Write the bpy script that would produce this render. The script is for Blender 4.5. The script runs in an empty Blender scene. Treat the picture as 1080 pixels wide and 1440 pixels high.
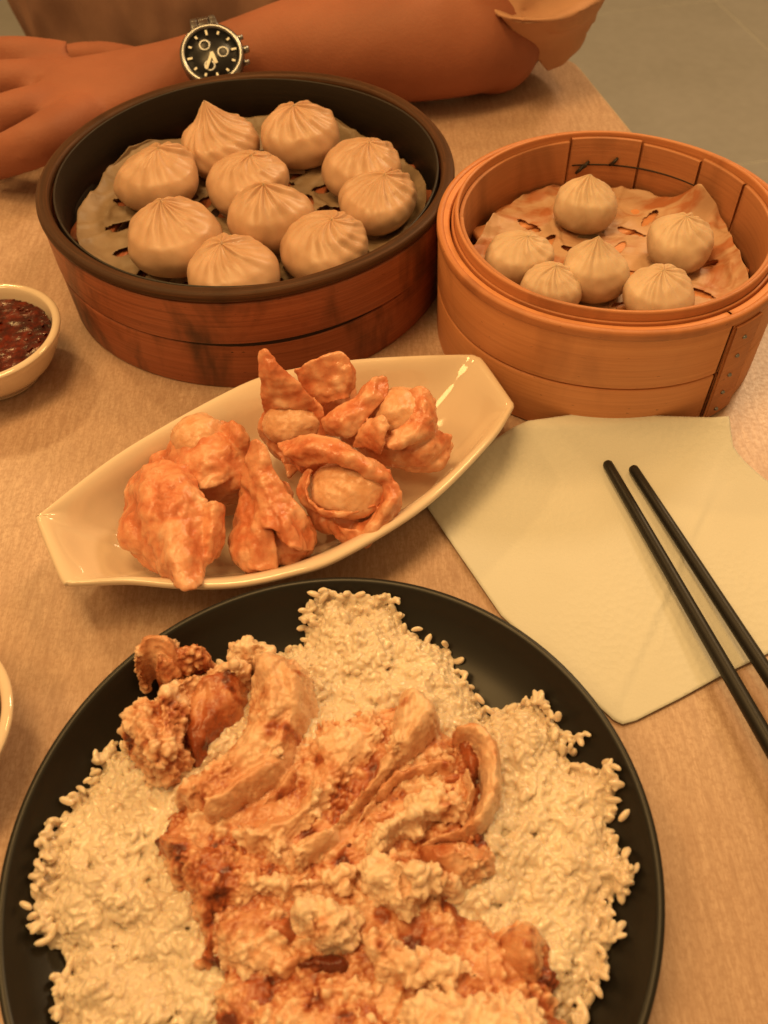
import bpy, bmesh, math, random
import numpy as np
from mathutils import Vector, noise, Matrix
R = math.radians
random.seed(7); rng = np.random.default_rng(7)
K = 0.78                      # metres per layout unit
SC = bpy.context.scene
C = SC.collection

# ------------------------------------------------------------------ camera
F, PITCH, ROLL, H = 1250.0, R(51.2), R(-2.4), 0.4084
cam = bpy.data.objects.new('camera', bpy.data.cameras.new('camera')); C.objects.link(cam)
cd = cam.data; cd.sensor_fit = 'VERTICAL'; cd.sensor_height = 24; cd.sensor_width = 18
cd.lens = F / 1440 * 24; cd.clip_start = 0.01; cd.clip_end = 50
_fw = Vector((0, math.cos(PITCH), -math.sin(PITCH))); _up = Vector((0, math.sin(PITCH), math.cos(PITCH))); _rt = Vector((1, 0, 0))
_c, _s = math.cos(ROLL), math.sin(ROLL)
# picture axes: right = c*rt + s*up ; up = -s*rt + c*up
ax = _rt * _c + _up * _s; ay = -_rt * _s + _up * _c
cam.matrix_world = Matrix(((ax.x, ay.x, -_fw.x, 0), (ax.y, ay.y, -_fw.y, 0), (ax.z, ay.z, -_fw.z, H * K), (0, 0, 0, 1)))
SC.camera = cam
cd.dof.use_dof = True; cd.dof.focus_distance = 0.40; cd.dof.aperture_fstop = 9

def G(u, v, z=0.0):
    """layout point at height z that was surveyed at photo position (u, v)"""
    d = _fw + ax * ((u - 540) / F) + ay * (-(v - 720) / F)
    t = (z - H) / d.z
    return Vector((d.x * t, d.y * t, z))

# ------------------------------------------------------------------ light
SC.view_settings.view_transform = 'Standard'; SC.view_settings.look = 'None'
SC.view_settings.exposure = 0.06; SC.view_settings.gamma = 1.0
w = bpy.data.worlds.new('World'); SC.world = w; w.use_nodes = True
bg = w.node_tree.nodes['Background']; bg.inputs[0].default_value = (1.0, 0.58, 0.21, 1); bg.inputs[1].default_value = 0.41
def area(name, loc, target, size, power, col, size_y=None):
    l = bpy.data.lights.new(name, 'AREA'); l.energy = power; l.color = col; l.size = size
    l.shape = 'DISK'
    if size_y: l.shape = 'ELLIPSE'; l.size_y = size_y
    o = bpy.data.objects.new(name, l); C.objects.link(o); o.location = loc
    o.rotation_euler = (Vector(target) - Vector(loc)).to_track_quat('-Z', 'Y').to_euler()
    return o
WARM = (1.0, 0.58, 0.20)
area('pendant_light', (-0.20, 0.34, 1.45), (-0.08, 0.40, 0), 0.46, 10.2, WARM)
area('ceiling_downlight_or_fill', (-0.89, 1.33, 1.30), (-.1, 0.3, 0), 0.12, 4.5, WARM)
area('ceiling_downlight_or_fill', (0.70, 0.95, 1.5), (0.1, 0.5, 0), 0.30, 5.5, WARM)
area('ceiling_downlight_or_fill', (-0.85, -0.1, 1.6), (-0.15, 0.42, 0), 0.55, 8.5, WARM)  # wide soft fill added from the front left to lift the table
area('ceiling_downlight_or_fill', (1.25, 1.9, 1.6), (1.1, 1.7, -.7), 0.4, 22, (1.0, 0.68, 0.36))

# ------------------------------------------------------------------ material helpers
class NT:
    def __init__(s, name):
        m = bpy.data.materials.new(name); m.use_nodes = True
        s.m = m; s.nt = m.node_tree; s.b = s.nt.nodes['Principled BSDF']
    def n(s, t, **k):
        x = s.nt.nodes.new(t)
        for a, v in k.items():
            if a.startswith('i_'): x.inputs[a[2:].replace('_', ' ')].default_value = v
            else: setattr(x, a, v)
        return x
    def l(s, a, b): s.nt.links.new(a, b)
    def coord(s, scale=(1, 1, 1), attr=None):
        if attr: c = s.n('ShaderNodeAttribute', attribute_name=attr).outputs['Vector']
        else: c = s.n('ShaderNodeTexCoord').outputs['Object']
        mp = s.n('ShaderNodeMapping'); mp.inputs['Scale'].default_value = scale
        s.l(c, mp.inputs['Vector']); return mp.outputs[0]
    def noise(s, vec, scale, detail=4, rough=.55, dist=0):
        x = s.n('ShaderNodeTexNoise'); x.inputs['Scale'].default_value = scale; x.inputs['Detail'].default_value = detail
        x.inputs['Roughness'].default_value = rough; x.inputs['Distortion'].default_value = dist
        s.l(vec, x.inputs['Vector']); return x.outputs['Fac']
    def ramp(s, fac, stops):
        r = s.n('ShaderNodeValToRGB'); el = r.color_ramp.elements
        while len(el) > 1: el.remove(el[0])
        el[0].position = stops[0][0]; el[0].color = (*stops[0][1], 1)
        for p, c in stops[1:]:
            e = el.new(p); e.color = (*c, 1)
        s.l(fac, r.inputs[0]); return r.outputs[0]
    def mix(s, fac, a, b, mode='MIX'):
        x = s.n('ShaderNodeMix', data_type='RGBA', blend_type=mode)
        for sock, v in ((x.inputs[0], fac), (x.inputs[6], a), (x.inputs[7], b)):
            if isinstance(v, (int, float)): sock.default_value = v
            elif isinstance(v, tuple): sock.default_value = (*v, 1)
            else: s.l(v, sock)
        return x.outputs[2]
    def math(s, op, a, b=0.0, c=None):
        x = s.n('ShaderNodeMath', operation=op)
        for i, v in enumerate((a, b, c)):
            if v is None: continue
            if isinstance(v, (int, float)): x.inputs[i].default_value = v
            else: s.l(v, x.inputs[i])
        return x.outputs[0]
    def base(s, c):
        if isinstance(c, tuple): s.b.inputs['Base Color'].default_value = (*c, 1)
        else: s.l(c, s.b.inputs['Base Color'])
    def set(s, **k):
        for a, v in k.items():
            i = s.b.inputs[a.replace('_', ' ')]
            if isinstance(v, (int, float, tuple)): i.default_value = v
            else: s.l(v, i)
    def bump(s, h, strength=.3, dist=.001):
        b = s.n('ShaderNodeBump'); b.inputs['Strength'].default_value = strength; b.inputs['Distance'].default_value = dist
        s.l(h, b.inputs['Height']); s.l(b.outputs[0], s.b.inputs['Normal'])
M = {}
def mat_bamboo(name, dark, mid, light, rough, stain=0.5, stain_col=(.03, .012, .006), s0=.56, s1=.74):
    t = NT(name); v = t.coord((1, 1, 1), 'gc')
    g = t.noise(t.coord((9, 620, 560), 'gc'), 1.0, 7, .8, .3)
    g2 = t.noise(t.coord((2.5, 60, 60), 'gc'), 1.0, 3, .5)
    col = t.ramp(g, [(.25, dark), (.5, mid), (.78, light)])
    col = t.mix(t.math('MULTIPLY', g2, .55), col, mid, 'MIX')
    st = t.noise(t.coord((26, 7, 9), 'gc'), 1.0, 4, .6, .5)
    sf = t.math('MULTIPLY', t.ramp(st, [(s0, (0, 0, 0)), (s1, (1, 1, 1))]), stain)
    col = t.mix(sf, col, stain_col)
    sp = t.noise(t.coord((260, 500, 500), 'gc'), 1.0, 2)
    col = t.mix(t.math('MULTIPLY', t.ramp(sp, [(.72, (0, 0, 0)), (.76, (1, 1, 1))]), .6), col, stain_col)
    t.base(col); t.set(Roughness=t.math('MULTIPLY_ADD', g2, .35, rough - .15)); t.bump(g, .6, .0005)
    return t.m
M['bamboo'] = mat_bamboo('golden_bamboo', (.50, .19, .075), (.68, .29, .125), (.80, .40, .19), .46, .35, (.2, .055, .025))
M['bamboo_rim'] = mat_bamboo('polished_bamboo', (.38, .125, .045), (.54, .21, .085), (.66, .29, .13), .38, .5, (.12, .03, .012))
M['bamboo_in'] = mat_bamboo('inner_bamboo', (.34, .125, .055), (.48, .20, .09), (.58, .27, .13), .5, .5, (.13, .045, .018))
M['old_wood'] = mat_bamboo('worn_red_bamboo', (.085, .024, .010), (.36, .105, .046), (.56, .21, .10), .42, .80, (.035, .012, .006), .52, .66)
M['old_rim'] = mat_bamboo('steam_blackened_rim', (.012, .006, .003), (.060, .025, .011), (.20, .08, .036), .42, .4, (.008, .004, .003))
M['old_rim'].node_tree.nodes['Principled BSDF'].inputs['Specular IOR Level'].default_value = .22
M['stain'] = mat_bamboo('stained_bamboo', (.05, .014, .008), (.085, .024, .014), (.14, .04, .022), .5, .3)
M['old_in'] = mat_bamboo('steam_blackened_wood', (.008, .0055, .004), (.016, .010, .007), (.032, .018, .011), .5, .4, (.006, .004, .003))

def simple(name, col, rough=.5, **k):
    t = NT(name); t.base(col); t.set(Roughness=rough, **k); M[name] = t.m; return t
simple('steel', (.30, .31, .33), .30, Metallic=1.0)
simple('brushed_steel', (.26, .27, .29), .40, Metallic=1.0)
simple('dark_gap', (.02, .01, .006), .8)
simple('watch_dial', (.006, .006, .008), .35)
simple('lume', (.8, .8, .72), .4)
simple('glass_clear', (1, 1, 1), .02, Transmission_Weight=1.0, IOR=1.45)

t = NT('dough'); v = t.coord()
n1 = t.noise(v, 60, 4); n2 = t.noise(v, 700, 3)
t.base(t.ramp(n1, [(.3, (.50, .30, .19)), (.7, (.61, .39, .27))]))
t.set(Roughness=t.math('MULTIPLY_ADD', n1, .3, .27), Coat_Weight=.06, Coat_Roughness=.25, Subsurface_Weight=.3, Subsurface_Radius=(.008, .004, .002), Subsurface_Scale=.4)
t.bump(n2, .15, .0003); M['dough'] = t.m
t = NT('translucent_dough'); v = t.coord()
n1 = t.noise(v, 70, 4); n2 = t.noise(v, 700, 3)
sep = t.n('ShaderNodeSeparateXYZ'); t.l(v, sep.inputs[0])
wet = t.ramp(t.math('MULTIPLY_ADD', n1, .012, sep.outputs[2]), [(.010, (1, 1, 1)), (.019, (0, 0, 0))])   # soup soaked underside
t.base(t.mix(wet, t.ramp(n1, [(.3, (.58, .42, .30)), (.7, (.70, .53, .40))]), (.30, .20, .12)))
t.set(Roughness=.45, Subsurface_Weight=.25, Subsurface_Radius=(.008, .004, .002), Subsurface_Scale=.4)
t.bump(n2, .12, .0003); M['wet_dough'] = t.m

t = NT('steamer_paper'); v = t.coord()
n1 = t.noise(t.coord((30, 62, 30)), 1, 4, .6, .8); n2 = t.noise(v, 90, 4)
t.base(t.mix(t.ramp(n1, [(.47, (0, 0, 0)), (.62, (1, 1, 1))]), (.54, .34, .22), (.42, .15, .06)))
t.set(Roughness=.52); t.bump(n2, .5, .0012)
M['paper_wet'] = t.m
t = NT('grey_steamer_paper'); v = t.coord(); n1 = t.noise(v, 25, 4); n2 = t.noise(v, 80, 5)
t.base(t.ramp(n1, [(.35, (.17, .115, .07)), (.65, (.31, .215, .14))])); t.set(Roughness=.48); t.bump(n2, .6, .0015)
M['paper_grey'] = t.m

t = NT('laminate'); v = t.coord((1, 1, 1)); vs = t.coord((420, 60, 300))
g = t.noise(vs, 1.0, 5, .65, .4); g2 = t.noise(t.coord((1500, 300, 300)), 1.0, 3, .6); g3 = t.noise(v, 9, 3); g4 = t.noise(v, 520, 3, .7); g5 = t.noise(t.coord((90, 8, 50)), 1.0, 4, .6)
c = t.ramp(g, [(.3, (.38, .25, .185)), (.5, (.51, .36, .275)), (.7, (.61, .45, .355))])
c = t.mix(t.math('MULTIPLY', t.ramp(g5, [(.4, (0, 0, 0)), (.7, (1, 1, 1))]), .22), c, (.46, .28, .20))
c = t.mix(t.math('MULTIPLY', t.ramp(g2, [(.45, (0, 0, 0)), (.66, (1, 1, 1))]), .60), c, (.38, .235, .165))
c = t.mix(t.math('MULTIPLY', t.ramp(g3, [(.35, (0, 0, 0)), (.7, (1, 1, 1))]), .18), c, (.48, .29, .20))
c = t.mix(t.math('MULTIPLY', t.ramp(g4, [(.48, (0, 0, 0)), (.62, (1, 1, 1))]), .55), c, (.38, .235, .165))
t.base(c); t.set(Roughness=t.math('MULTIPLY_ADD', g4, .2, .24), Specular_IOR_Level=.42); t.bump(g2, .12, .0002); M['laminate'] = t.m
simple('table_edge', (.50, .40, .28), .35)

t = NT('floor_tile'); v = t.coord(); n1 = t.noise(v, 3.0, 5, .6, .3); n2 = t.noise(v, 40, 4)
t.base(t.mix(.35, t.ramp(n1, [(.3, (.30, .295, .30)), (.7, (.37, .365, .38))]), t.ramp(n2, [(.3, (.29, .28, .25)), (.7, (.38, .37, .34))])))
t.set(Roughness=.45); t.bump(n2, .1, .0005); M['tile'] = t.m
simple('grout', (.50, .49, .44), .8)

t = NT('white_ceramic'); t.base((.76, .62, .49)); t.set(Roughness=.07, Coat_Weight=.5, Coat_Roughness=.04, Specular_IOR_Level=.6); M['ceramic'] = t.m
t = NT('black_glaze'); v = t.coord(); n1 = t.noise(v, 30, 4)
t.base((.010, .009, .008)); t.set(Roughness=t.math('MULTIPLY_ADD', n1, .12, .30), Specular_IOR_Level=.35); M['black'] = t.m
t = NT('black_stick'); n1 = t.noise(t.coord((300, 300, 300)), 1, 3); t.base((.012, .010, .009)); t.set(Roughness=t.math('MULTIPLY_ADD', n1, .15, .34), Specular_IOR_Level=.35); M['stick'] = t.m

t = NT('napkin_paper'); v = t.coord()
vo = t.n('ShaderNodeTexVoronoi'); vo.inputs['Scale'].default_value = 330; t.l(v, vo.inputs['Vector'])
n2 = t.noise(v, 900, 3)
msk = t.ramp(t.noise(v, 11, 2), [(.44, (0, 0, 0)), (.56, (1, 1, 1))])
t.base(t.ramp(t.noise(v, 15, 3), [(.3, (.63, .63, .585)), (.7, (.67, .675, .64))]))
hgt = t.math('MULTIPLY_ADD', t.math('MULTIPLY', vo.outputs['Distance'], msk), 1.0, t.math('MULTIPLY', n2, .35))
t.set(Roughness=.9); t.bump(hgt, .45, .0007); M['napkin'] = t.m

t = NT('rice'); v = t.coord(); n1 = t.noise(v, 45, 3)
t.base(t.ramp(n1, [(.3, (.66, .54, .43)), (.65, (.76, .65, .53))]))
t.set(Roughness=.22, Subsurface_Weight=.5, Subsurface_Radius=(.004, .0028, .0014), Subsurface_Scale=.6, Coat_Weight=.2, Coat_Roughness=.1); M['rice'] = t.m

def mat_crust(name, stops, bump=.9, scale=1.0, rough=.38, crumb=.5):
    t = NT(name); v = t.coord(); at = t.n('ShaderNodeAttribute', attribute_name='knob').outputs['Fac']
    n1 = t.noise(v, 26 * scale, 5, .6, .5); n2 = t.noise(v, 210 * scale, 5, .7); n3 = t.noise(v, 900, 3)
    f = t.math('MULTIPLY_ADD', n2, .34, t.math('MULTIPLY', n1, .40)); f = t.math('ADD', f, t.math('MULTIPLY_ADD', at, .34, -.04))
    t.base(t.ramp(f, stops))
    t.set(Roughness=t.math('MULTIPLY_ADD', n2, .30, rough - .20), Subsurface_Weight=.15, Subsurface_Radius=(.004, .002, .001), Subsurface_Scale=.4)
    vo = t.n('ShaderNodeTexVoronoi', feature='SMOOTH_F1'); vo.inputs['Scale'].default_value = 330 * scale; t.l(v, vo.inputs['Vector'])
    h = t.math('ADD', t.math('MULTIPLY', vo.outputs['Distance'], -crumb), t.math('ADD', n2, t.math('MULTIPLY', n3, .25)))
    t.bump(h, bump, .0016); M[name] = t.m
mat_crust('batter', [(.30, (.22, .055, .025)), (.42, (.50, .20, .10)), (.50, (.68, .40, .25)), (.62, (.80, .58, .42))], 1.0, 1.0, .36, .8)
mat_crust('meat', [(.25, (.40, .13, .06)), (.42, (.60, .29, .16)), (.54, (.70, .41, .27)), (.70, (.80, .56, .40))], .55, .7, .32, .35)
mat_crust('brown_batter', [(.30, (.16, .035, .014)), (.44, (.42, .13, .055)), (.54, (.62, .30, .16)), (.68, (.78, .52, .35))], .9, 1.0, .34, .6)
mat_crust('wonton_skin', [(.25, (.42, .11, .042)), (.40, (.60, .19, .09)), (.52, (.70, .31, .17)), (.68, (.79, .48, .32))], .35, .8, .27, .1)
mat_crust('wonton_filling', [(.25, (.60, .26, .13)), (.42, (.70, .36, .20)), (.6, (.78, .47, .31))], .3, .7, .34, .1)

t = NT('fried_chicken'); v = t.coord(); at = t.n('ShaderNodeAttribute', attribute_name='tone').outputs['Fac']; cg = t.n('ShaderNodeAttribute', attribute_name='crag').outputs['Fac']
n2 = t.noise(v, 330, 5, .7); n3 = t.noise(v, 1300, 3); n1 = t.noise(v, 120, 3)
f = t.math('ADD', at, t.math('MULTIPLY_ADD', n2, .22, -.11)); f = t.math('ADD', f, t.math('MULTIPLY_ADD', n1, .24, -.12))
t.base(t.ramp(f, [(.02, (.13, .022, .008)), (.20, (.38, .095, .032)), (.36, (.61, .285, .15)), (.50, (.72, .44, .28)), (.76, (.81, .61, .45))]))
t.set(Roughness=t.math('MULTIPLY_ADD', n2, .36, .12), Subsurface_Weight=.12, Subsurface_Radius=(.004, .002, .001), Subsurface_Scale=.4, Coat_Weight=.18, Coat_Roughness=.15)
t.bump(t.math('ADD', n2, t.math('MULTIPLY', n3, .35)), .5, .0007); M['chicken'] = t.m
t = NT('chili'); v = t.coord(); n1 = t.noise(v, 160, 5, .7); n2 = t.noise(v, 45, 3)
t.base(t.ramp(n1, [(.32, (.018, .003, .002)), (.5, (.07, .008, .003)), (.66, (.16, .018, .006))])); t.set(Roughness=.2, Specular_IOR_Level=.25); t.bump(n1, .25, .0008); M['chili'] = t.m
t = NT('chili_flake'); t.base((.10, .010, .004)); t.set(Roughness=.2); M['flake'] = t.m
t = NT('broth'); t.base((.32, .085, .025)); t.set(Roughness=.08); M['broth'] = t.m

t = NT('skin'); v = t.coord(); n1 = t.noise(v, 14, 4); n2 = t.noise(v, 500, 4)
t.base(t.ramp(n1, [(.3, (.26, .092, .054)), (.7, (.35, .130, .078))]))
t.set(Roughness=.6, Specular_IOR_Level=.3, Subsurface_Weight=.08, Subsurface_Radius=(.01, .004, .002), Subsurface_Scale=.5); t.bump(n2, .4, .0006); M['skin'] = t.m
t = NT('shirt_cloth'); v = t.coord(); n1 = t.noise(v, 30, 4); n2 = t.noise(t.coord((900, 900, 900)), 1, 2)
t.base(t.ramp(n1, [(.3, (.29, .155, .115)), (.7, (.36, .20, .145))])); t.set(Roughness=.9); t.bump(n2, .3, .0005); M['shirt'] = t.m
t = NT('sleeve_cloth'); v = t.coord(); n1 = t.noise(v, 30, 4)
t.base(t.ramp(n1, [(.3, (.44, .24, .15)), (.7, (.52, .30, .19))])); t.set(Roughness=.9); M['sleeve'] = t.m
simple('chair_wood', (.12, .06, .03), .45)
simple('jeans', (.03, .04, .07), .9)
simple('hair', (.012, .008, .006), .5)

# ------------------------------------------------------------------ object helpers
def thing(name, label, cat, loc=(0, 0, 0), group=None):
    o = bpy.data.objects.new(name, None); C.objects.link(o); o.location = Vector(loc) * K
    o.empty_display_size = .02; o['label'] = label; o['category'] = cat
    if group: o['group'] = group
    return o
def tag(o, label, cat, group=None, kind=None):
    if label: o['label'] = label
    if cat: o['category'] = cat
    if group: o['group'] = group
    if kind: o['kind'] = kind
    return o
def mk(name, verts, faces, mat, parent=None, smooth=True, origin=None, gc=None, attrs=None):
    """verts in layout units; parent is an Empty or mesh placed with location only"""
    V = np.asarray([tuple(v) for v in verts] if not isinstance(verts, np.ndarray) else verts, float) * K
    if parent is not None:
        off = np.array(world_loc(parent))
    else:
        off = np.array(origin if origin is not None else (0, 0, 0), float) * K
    me = bpy.data.meshes.new(name); me.from_pydata((V - off).tolist(), [], [tuple(int(i) for i in f) for f in faces])
    if smooth: me.polygons.foreach_set('use_smooth', [True] * len(me.polygons))
    me.materials.append(mat)
    if gc is not None:
        a = me.attributes.new('gc', 'FLOAT_VECTOR', 'POINT'); a.data.foreach_set('vector', (np.asarray(gc, float) * K).ravel())
    for k, arr in (attrs or {}).items():
        a = me.attributes.new(k, 'FLOAT', 'POINT'); a.data.foreach_set('value', np.asarray(arr, float).ravel())
    me.update()
    o = bpy.data.objects.new(name, me); C.objects.link(o)
    if parent is not None: o.parent = parent
    else: o.location = Vector(off)
    return o
def world_loc(o):
    l = Vector((0, 0, 0))
    while o is not None: l += o.location; o = o.parent
    return l
def lathe(prof, n=96, c=(0, 0), wob=0, seed=0):
    """prof: list of (r,z), open polyline; closes poles where r==0"""
    vs, fs, idx = [], [], []
    for (r, z) in prof:
        if r < 1e-7: idx.append([len(vs)]); vs.append((c[0], c[1], z))
        else:
            row = []
            for k in range(n):
                a = 2 * math.pi * k / n; rr = r
                if wob: rr += wob * math.sin(2 * a + seed) + wob * .5 * math.sin(3 * a + 2 * seed)
                row.append(len(vs)); vs.append((c[0] + rr * math.cos(a), c[1] + rr * math.sin(a), z))
            idx.append(row)
    for a, b in zip(idx, idx[1:]):
        if len(a) == 1 and len(b) == 1: continue
        for k in range(n):
            k2 = (k + 1) % n
            if len(a) == 1: fs.append((a[0], b[k], b[k2]))
            elif len(b) == 1: fs.append((a[k], b[0], a[k2]))
            else: fs.append((a[k], b[k], b[k2], a[k2]))
    return vs, fs
def arcpts(cx, cz, r, a0, a1, n):
    return [(cx + r * math.cos(R(a0 + (a1 - a0) * i / n)), cz + r * math.sin(R(a0 + (a1 - a0) * i / n))) for i in range(n + 1)]
def hoop(c, r0, r1, z0, z1, a0=0, a1=360, n=160, bev=.0012, tap=0, wob=.0008, seed=0, zw=0.0006):
    """bent strip of bamboo, rounded-rectangle section, from angle a0 to a1 (degrees)"""
    sec = []
    b = min(bev, (r1 - r0) * .45, (z1 - z0) * .45)
    for (cx, cz, s) in ((r1 - b, z1 - b, 0), (r0 + b, z1 - b, 90), (r0 + b, z0 + b, 180), (r1 - b, z0 + b, 270)):
        sec += arcpts(cx, cz, b, s, s + 90, 3)
    m = len(sec); full = abs(a1 - a0) >= 359.99; N = n if full else n + 1
    vs, gc, fs = [], [], []
    per = np.cumsum([0] + [math.dist(sec[i], sec[(i + 1) % m]) for i in range(m - 1)])
    for k in range(N):
        a = R(a0 + (a1 - a0) * k / n)
        dr = wob * math.sin(2 * a + seed) + wob * .6 * math.sin(5 * a + 1.7 * seed); dz = zw * math.sin(3 * a + seed * 2.3)
        for j, (r, z) in enumerate(sec):
            rr = r + dr + tap * (z - z0) / (z1 - z0)
            vs.append((c[0] + rr * math.cos(a), c[1] + rr * math.sin(a), z + dz)); gc.append((a * (r0 + r1) / 2 + seed, r, z + seed * .1))
    for k in range(N if full else N - 1):
        for j in range(m):
            k2, j2 = (k + 1) % N, (j + 1) % m
            fs.append((k * m + j, k2 * m + j, k2 * m + j2, k * m + j2))
    if not full:
        fs.append(tuple(range(m))[::-1]); fs.append(tuple((N - 1) * m + j for j in range(m)))
    return vs, fs, gc
def box(c, half, bev=.1, rot=None):
    """bevelled box (chamfered) as verts, faces"""
    bm = bmesh.new(); bmesh.ops.create_cube(bm, size=2)
    for v in bm.verts: v.co = Vector((v.co.x * half[0], v.co.y * half[1], v.co.z * half[2]))
    if bev > 0: bmesh.ops.bevel(bm, geom=bm.edges[:], offset=min(half) * bev * 2, segments=2, affect='EDGES', profile=.5)
    if rot is not None: bmesh.ops.transform(bm, matrix=rot.to_4x4(), verts=bm.verts)
    bmesh.ops.translate(bm, vec=Vector(c), verts=bm.verts)
    vs = [v.co.copy() for v in bm.verts]; bm.verts.index_update(); fs = [[v.index for v in f.verts] for f in bm.faces]; bm.free()
    return vs, fs
def join(*parts):
    vs, fs = [], []
    for v, f in parts:
        o = len(vs); vs += [tuple(x) for x in v]; fs += [[i + o for i in q] for q in f]
    return vs, fs
def tube(pts, rad, n=16, flat=None, nrm=None, cap=True, sq=None):
    """sweep an ellipse; rad list of (a,b) or float: a across, b along 'up'"""
    P = [Vector(p) for p in pts]; vs, fs = [], []; up = Vector(nrm) if nrm is not None else Vector((0, 0, 1))
    for i, p in enumerate(P):
        tdir = (P[min(i + 1, len(P) - 1)] - P[max(i - 1, 0)]).normalized()
        sd = tdir.cross(up)
        if sd.length < 1e-4: sd = tdir.cross(Vector((0, 1, 0)))
        sd.normalize(); u2 = sd.cross(tdir).normalized()
        r = rad[i] if isinstance(rad, (list, tuple)) else rad
        a, b = r if isinstance(r, (list, tuple)) else (r, r)
        for k in range(n):
            t_ = 2 * math.pi * k / n; ct, st = math.cos(t_), math.sin(t_)
            if sq: ct = math.copysign(abs(ct) ** sq, ct); st = math.copysign(abs(st) ** sq, st)
            vs.append(p + sd * (a * ct) + u2 * (b * st))
    for i in range(len(P) - 1):
        for k in range(n):
            k2 = (k + 1) % n; fs.append((i * n + k, i * n + k2, (i + 1) * n + k2, (i + 1) * n + k))
    if cap:
        fs.append(tuple(range(n))[::-1]); fs.append(tuple((len(P) - 1) * n + k for k in range(n)))
    return vs, fs
def crom(pts, n):
    """catmull-rom through tuples of any length"""
    A = np.array(pts, float); A = np.vstack([2 * A[0] - A[1], A, 2 * A[-1] - A[-2]]); out = []
    m = len(pts) - 1
    for k in range(n + 1):
        s = k / n * m; i = min(int(s), m - 1); t_ = s - i; p0, p1, p2, p3 = A[i:i + 4]
        out.append(.5 * ((2 * p1) + (-p0 + p2) * t_ + (2 * p0 - 5 * p1 + 4 * p2 - p3) * t_ ** 2 + (-p0 + 3 * p1 - 3 * p2 + p3) * t_ ** 3))
    return np.array(out)
def sphere(c, r, seg=12, rings=8, sq=(1, 1, 1)):
    vs, fs = [], []
    vs.append(Vector(c) + Vector((0, 0, r * sq[2])))
    for i in range(1, rings):
        p = math.pi * i / rings
        for k in range(seg):
            a = 2 * math.pi * k / seg
            vs.append(Vector(c) + Vector((r * sq[0] * math.sin(p) * math.cos(a), r * sq[1] * math.sin(p) * math.sin(a), r * sq[2] * math.cos(p))))
    vs.append(Vector(c) - Vector((0, 0, r * sq[2])))
    for k in range(seg): fs.append((0, 1 + k, 1 + (k + 1) % seg))
    for i in range(rings - 2):
        for k in range(seg):
            a = 1 + i * seg; fs.append((a + k, a + seg + k, a + seg + (k + 1) % seg, a + (k + 1) % seg))
    l = len(vs) - 1; a = 1 + (rings - 2) * seg
    for k in range(seg): fs.append((a + k, l, a + (k + 1) % seg))
    return vs, fs
def remesh(vs, fs, voxel, smooth=0, factor=.5):
    """voxel union of overlapping closed shells (layout units) -> numpy verts, faces"""
    me = bpy.data.meshes.new('tmp'); me.from_pydata([tuple(v) for v in vs], [], [tuple(f) for f in fs]); o = bpy.data.objects.new('tmp', me); C.objects.link(o)
    m = o.modifiers.new('r', 'REMESH'); m.mode = 'VOXEL'; m.voxel_size = voxel; m.adaptivity = 0
    if smooth:
        s = o.modifiers.new('s', 'SMOOTH'); s.iterations = smooth; s.factor = factor
    dg = bpy.context.evaluated_depsgraph_get(); e = o.evaluated_get(dg); m2 = e.to_mesh()
    V = np.empty(len(m2.vertices) * 3); m2.vertices.foreach_get('co', V); V = V.reshape(-1, 3)
    N = np.empty(len(m2.vertices) * 3); m2.vertices.foreach_get('normal', N); N = N.reshape(-1, 3)
    Fc = [tuple(p.vertices) for p in m2.polygons]; e.to_mesh_clear(); bpy.data.objects.remove(o); bpy.data.meshes.remove(me)
    return V, Fc, N
def nz(p, s, o=0): return noise.noise(Vector((p[0] * s + o, p[1] * s + o * 1.3, p[2] * s - o)))
def fbm(p, s, o=0, octv=3): return noise.fractal(Vector((p[0] * s + o, p[1] * s, p[2] * s - o)), .7, 2.1, octv)

# ------------------------------------------------------------------ the setting: floor
FZ = -0.74 / K
ANG_T = 9.75
fl = mk('floor', [(-4, -4, FZ - .0012), (7, -4, FZ - .0012), (7, 9, FZ - .0012), (-4, 9, FZ - .0012)], [(0, 1, 2, 3)], M['grout'], smooth=False); tag(fl, None, None, kind='structure')
ang = R(ANG_T); e1 = Vector((math.cos(ang), math.sin(ang), 0)); e2 = Vector((-math.sin(ang), math.cos(ang), 0))
ts = .80 / K; gp = .0022 / K; t0 = G(1006, 0, FZ)
tv, tf = box((0, 0, 0), (ts / 2 - gp, ts / 2 - gp, .0085), .12)
tm = None
RT = Matrix.Rotation(ang, 3, 'Z')
for i in range(-4, 3):
    for j in range(-4, 4):
        if tm is None:
            o = mk('tile', [RT @ Vector(v) for v in tv], tf, M['tile'], smooth=False); tm = o.data; o.parent = fl; C_first = o
        else:
            o = bpy.data.objects.new('tile', tm); C.objects.link(o); o.parent = fl
        p = t0 + e1 * (ts * (i + .5)) + e2 * (ts * (j + .5)); o.location = (p.x * K, p.y * K, (FZ - .0078) * K)

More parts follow.
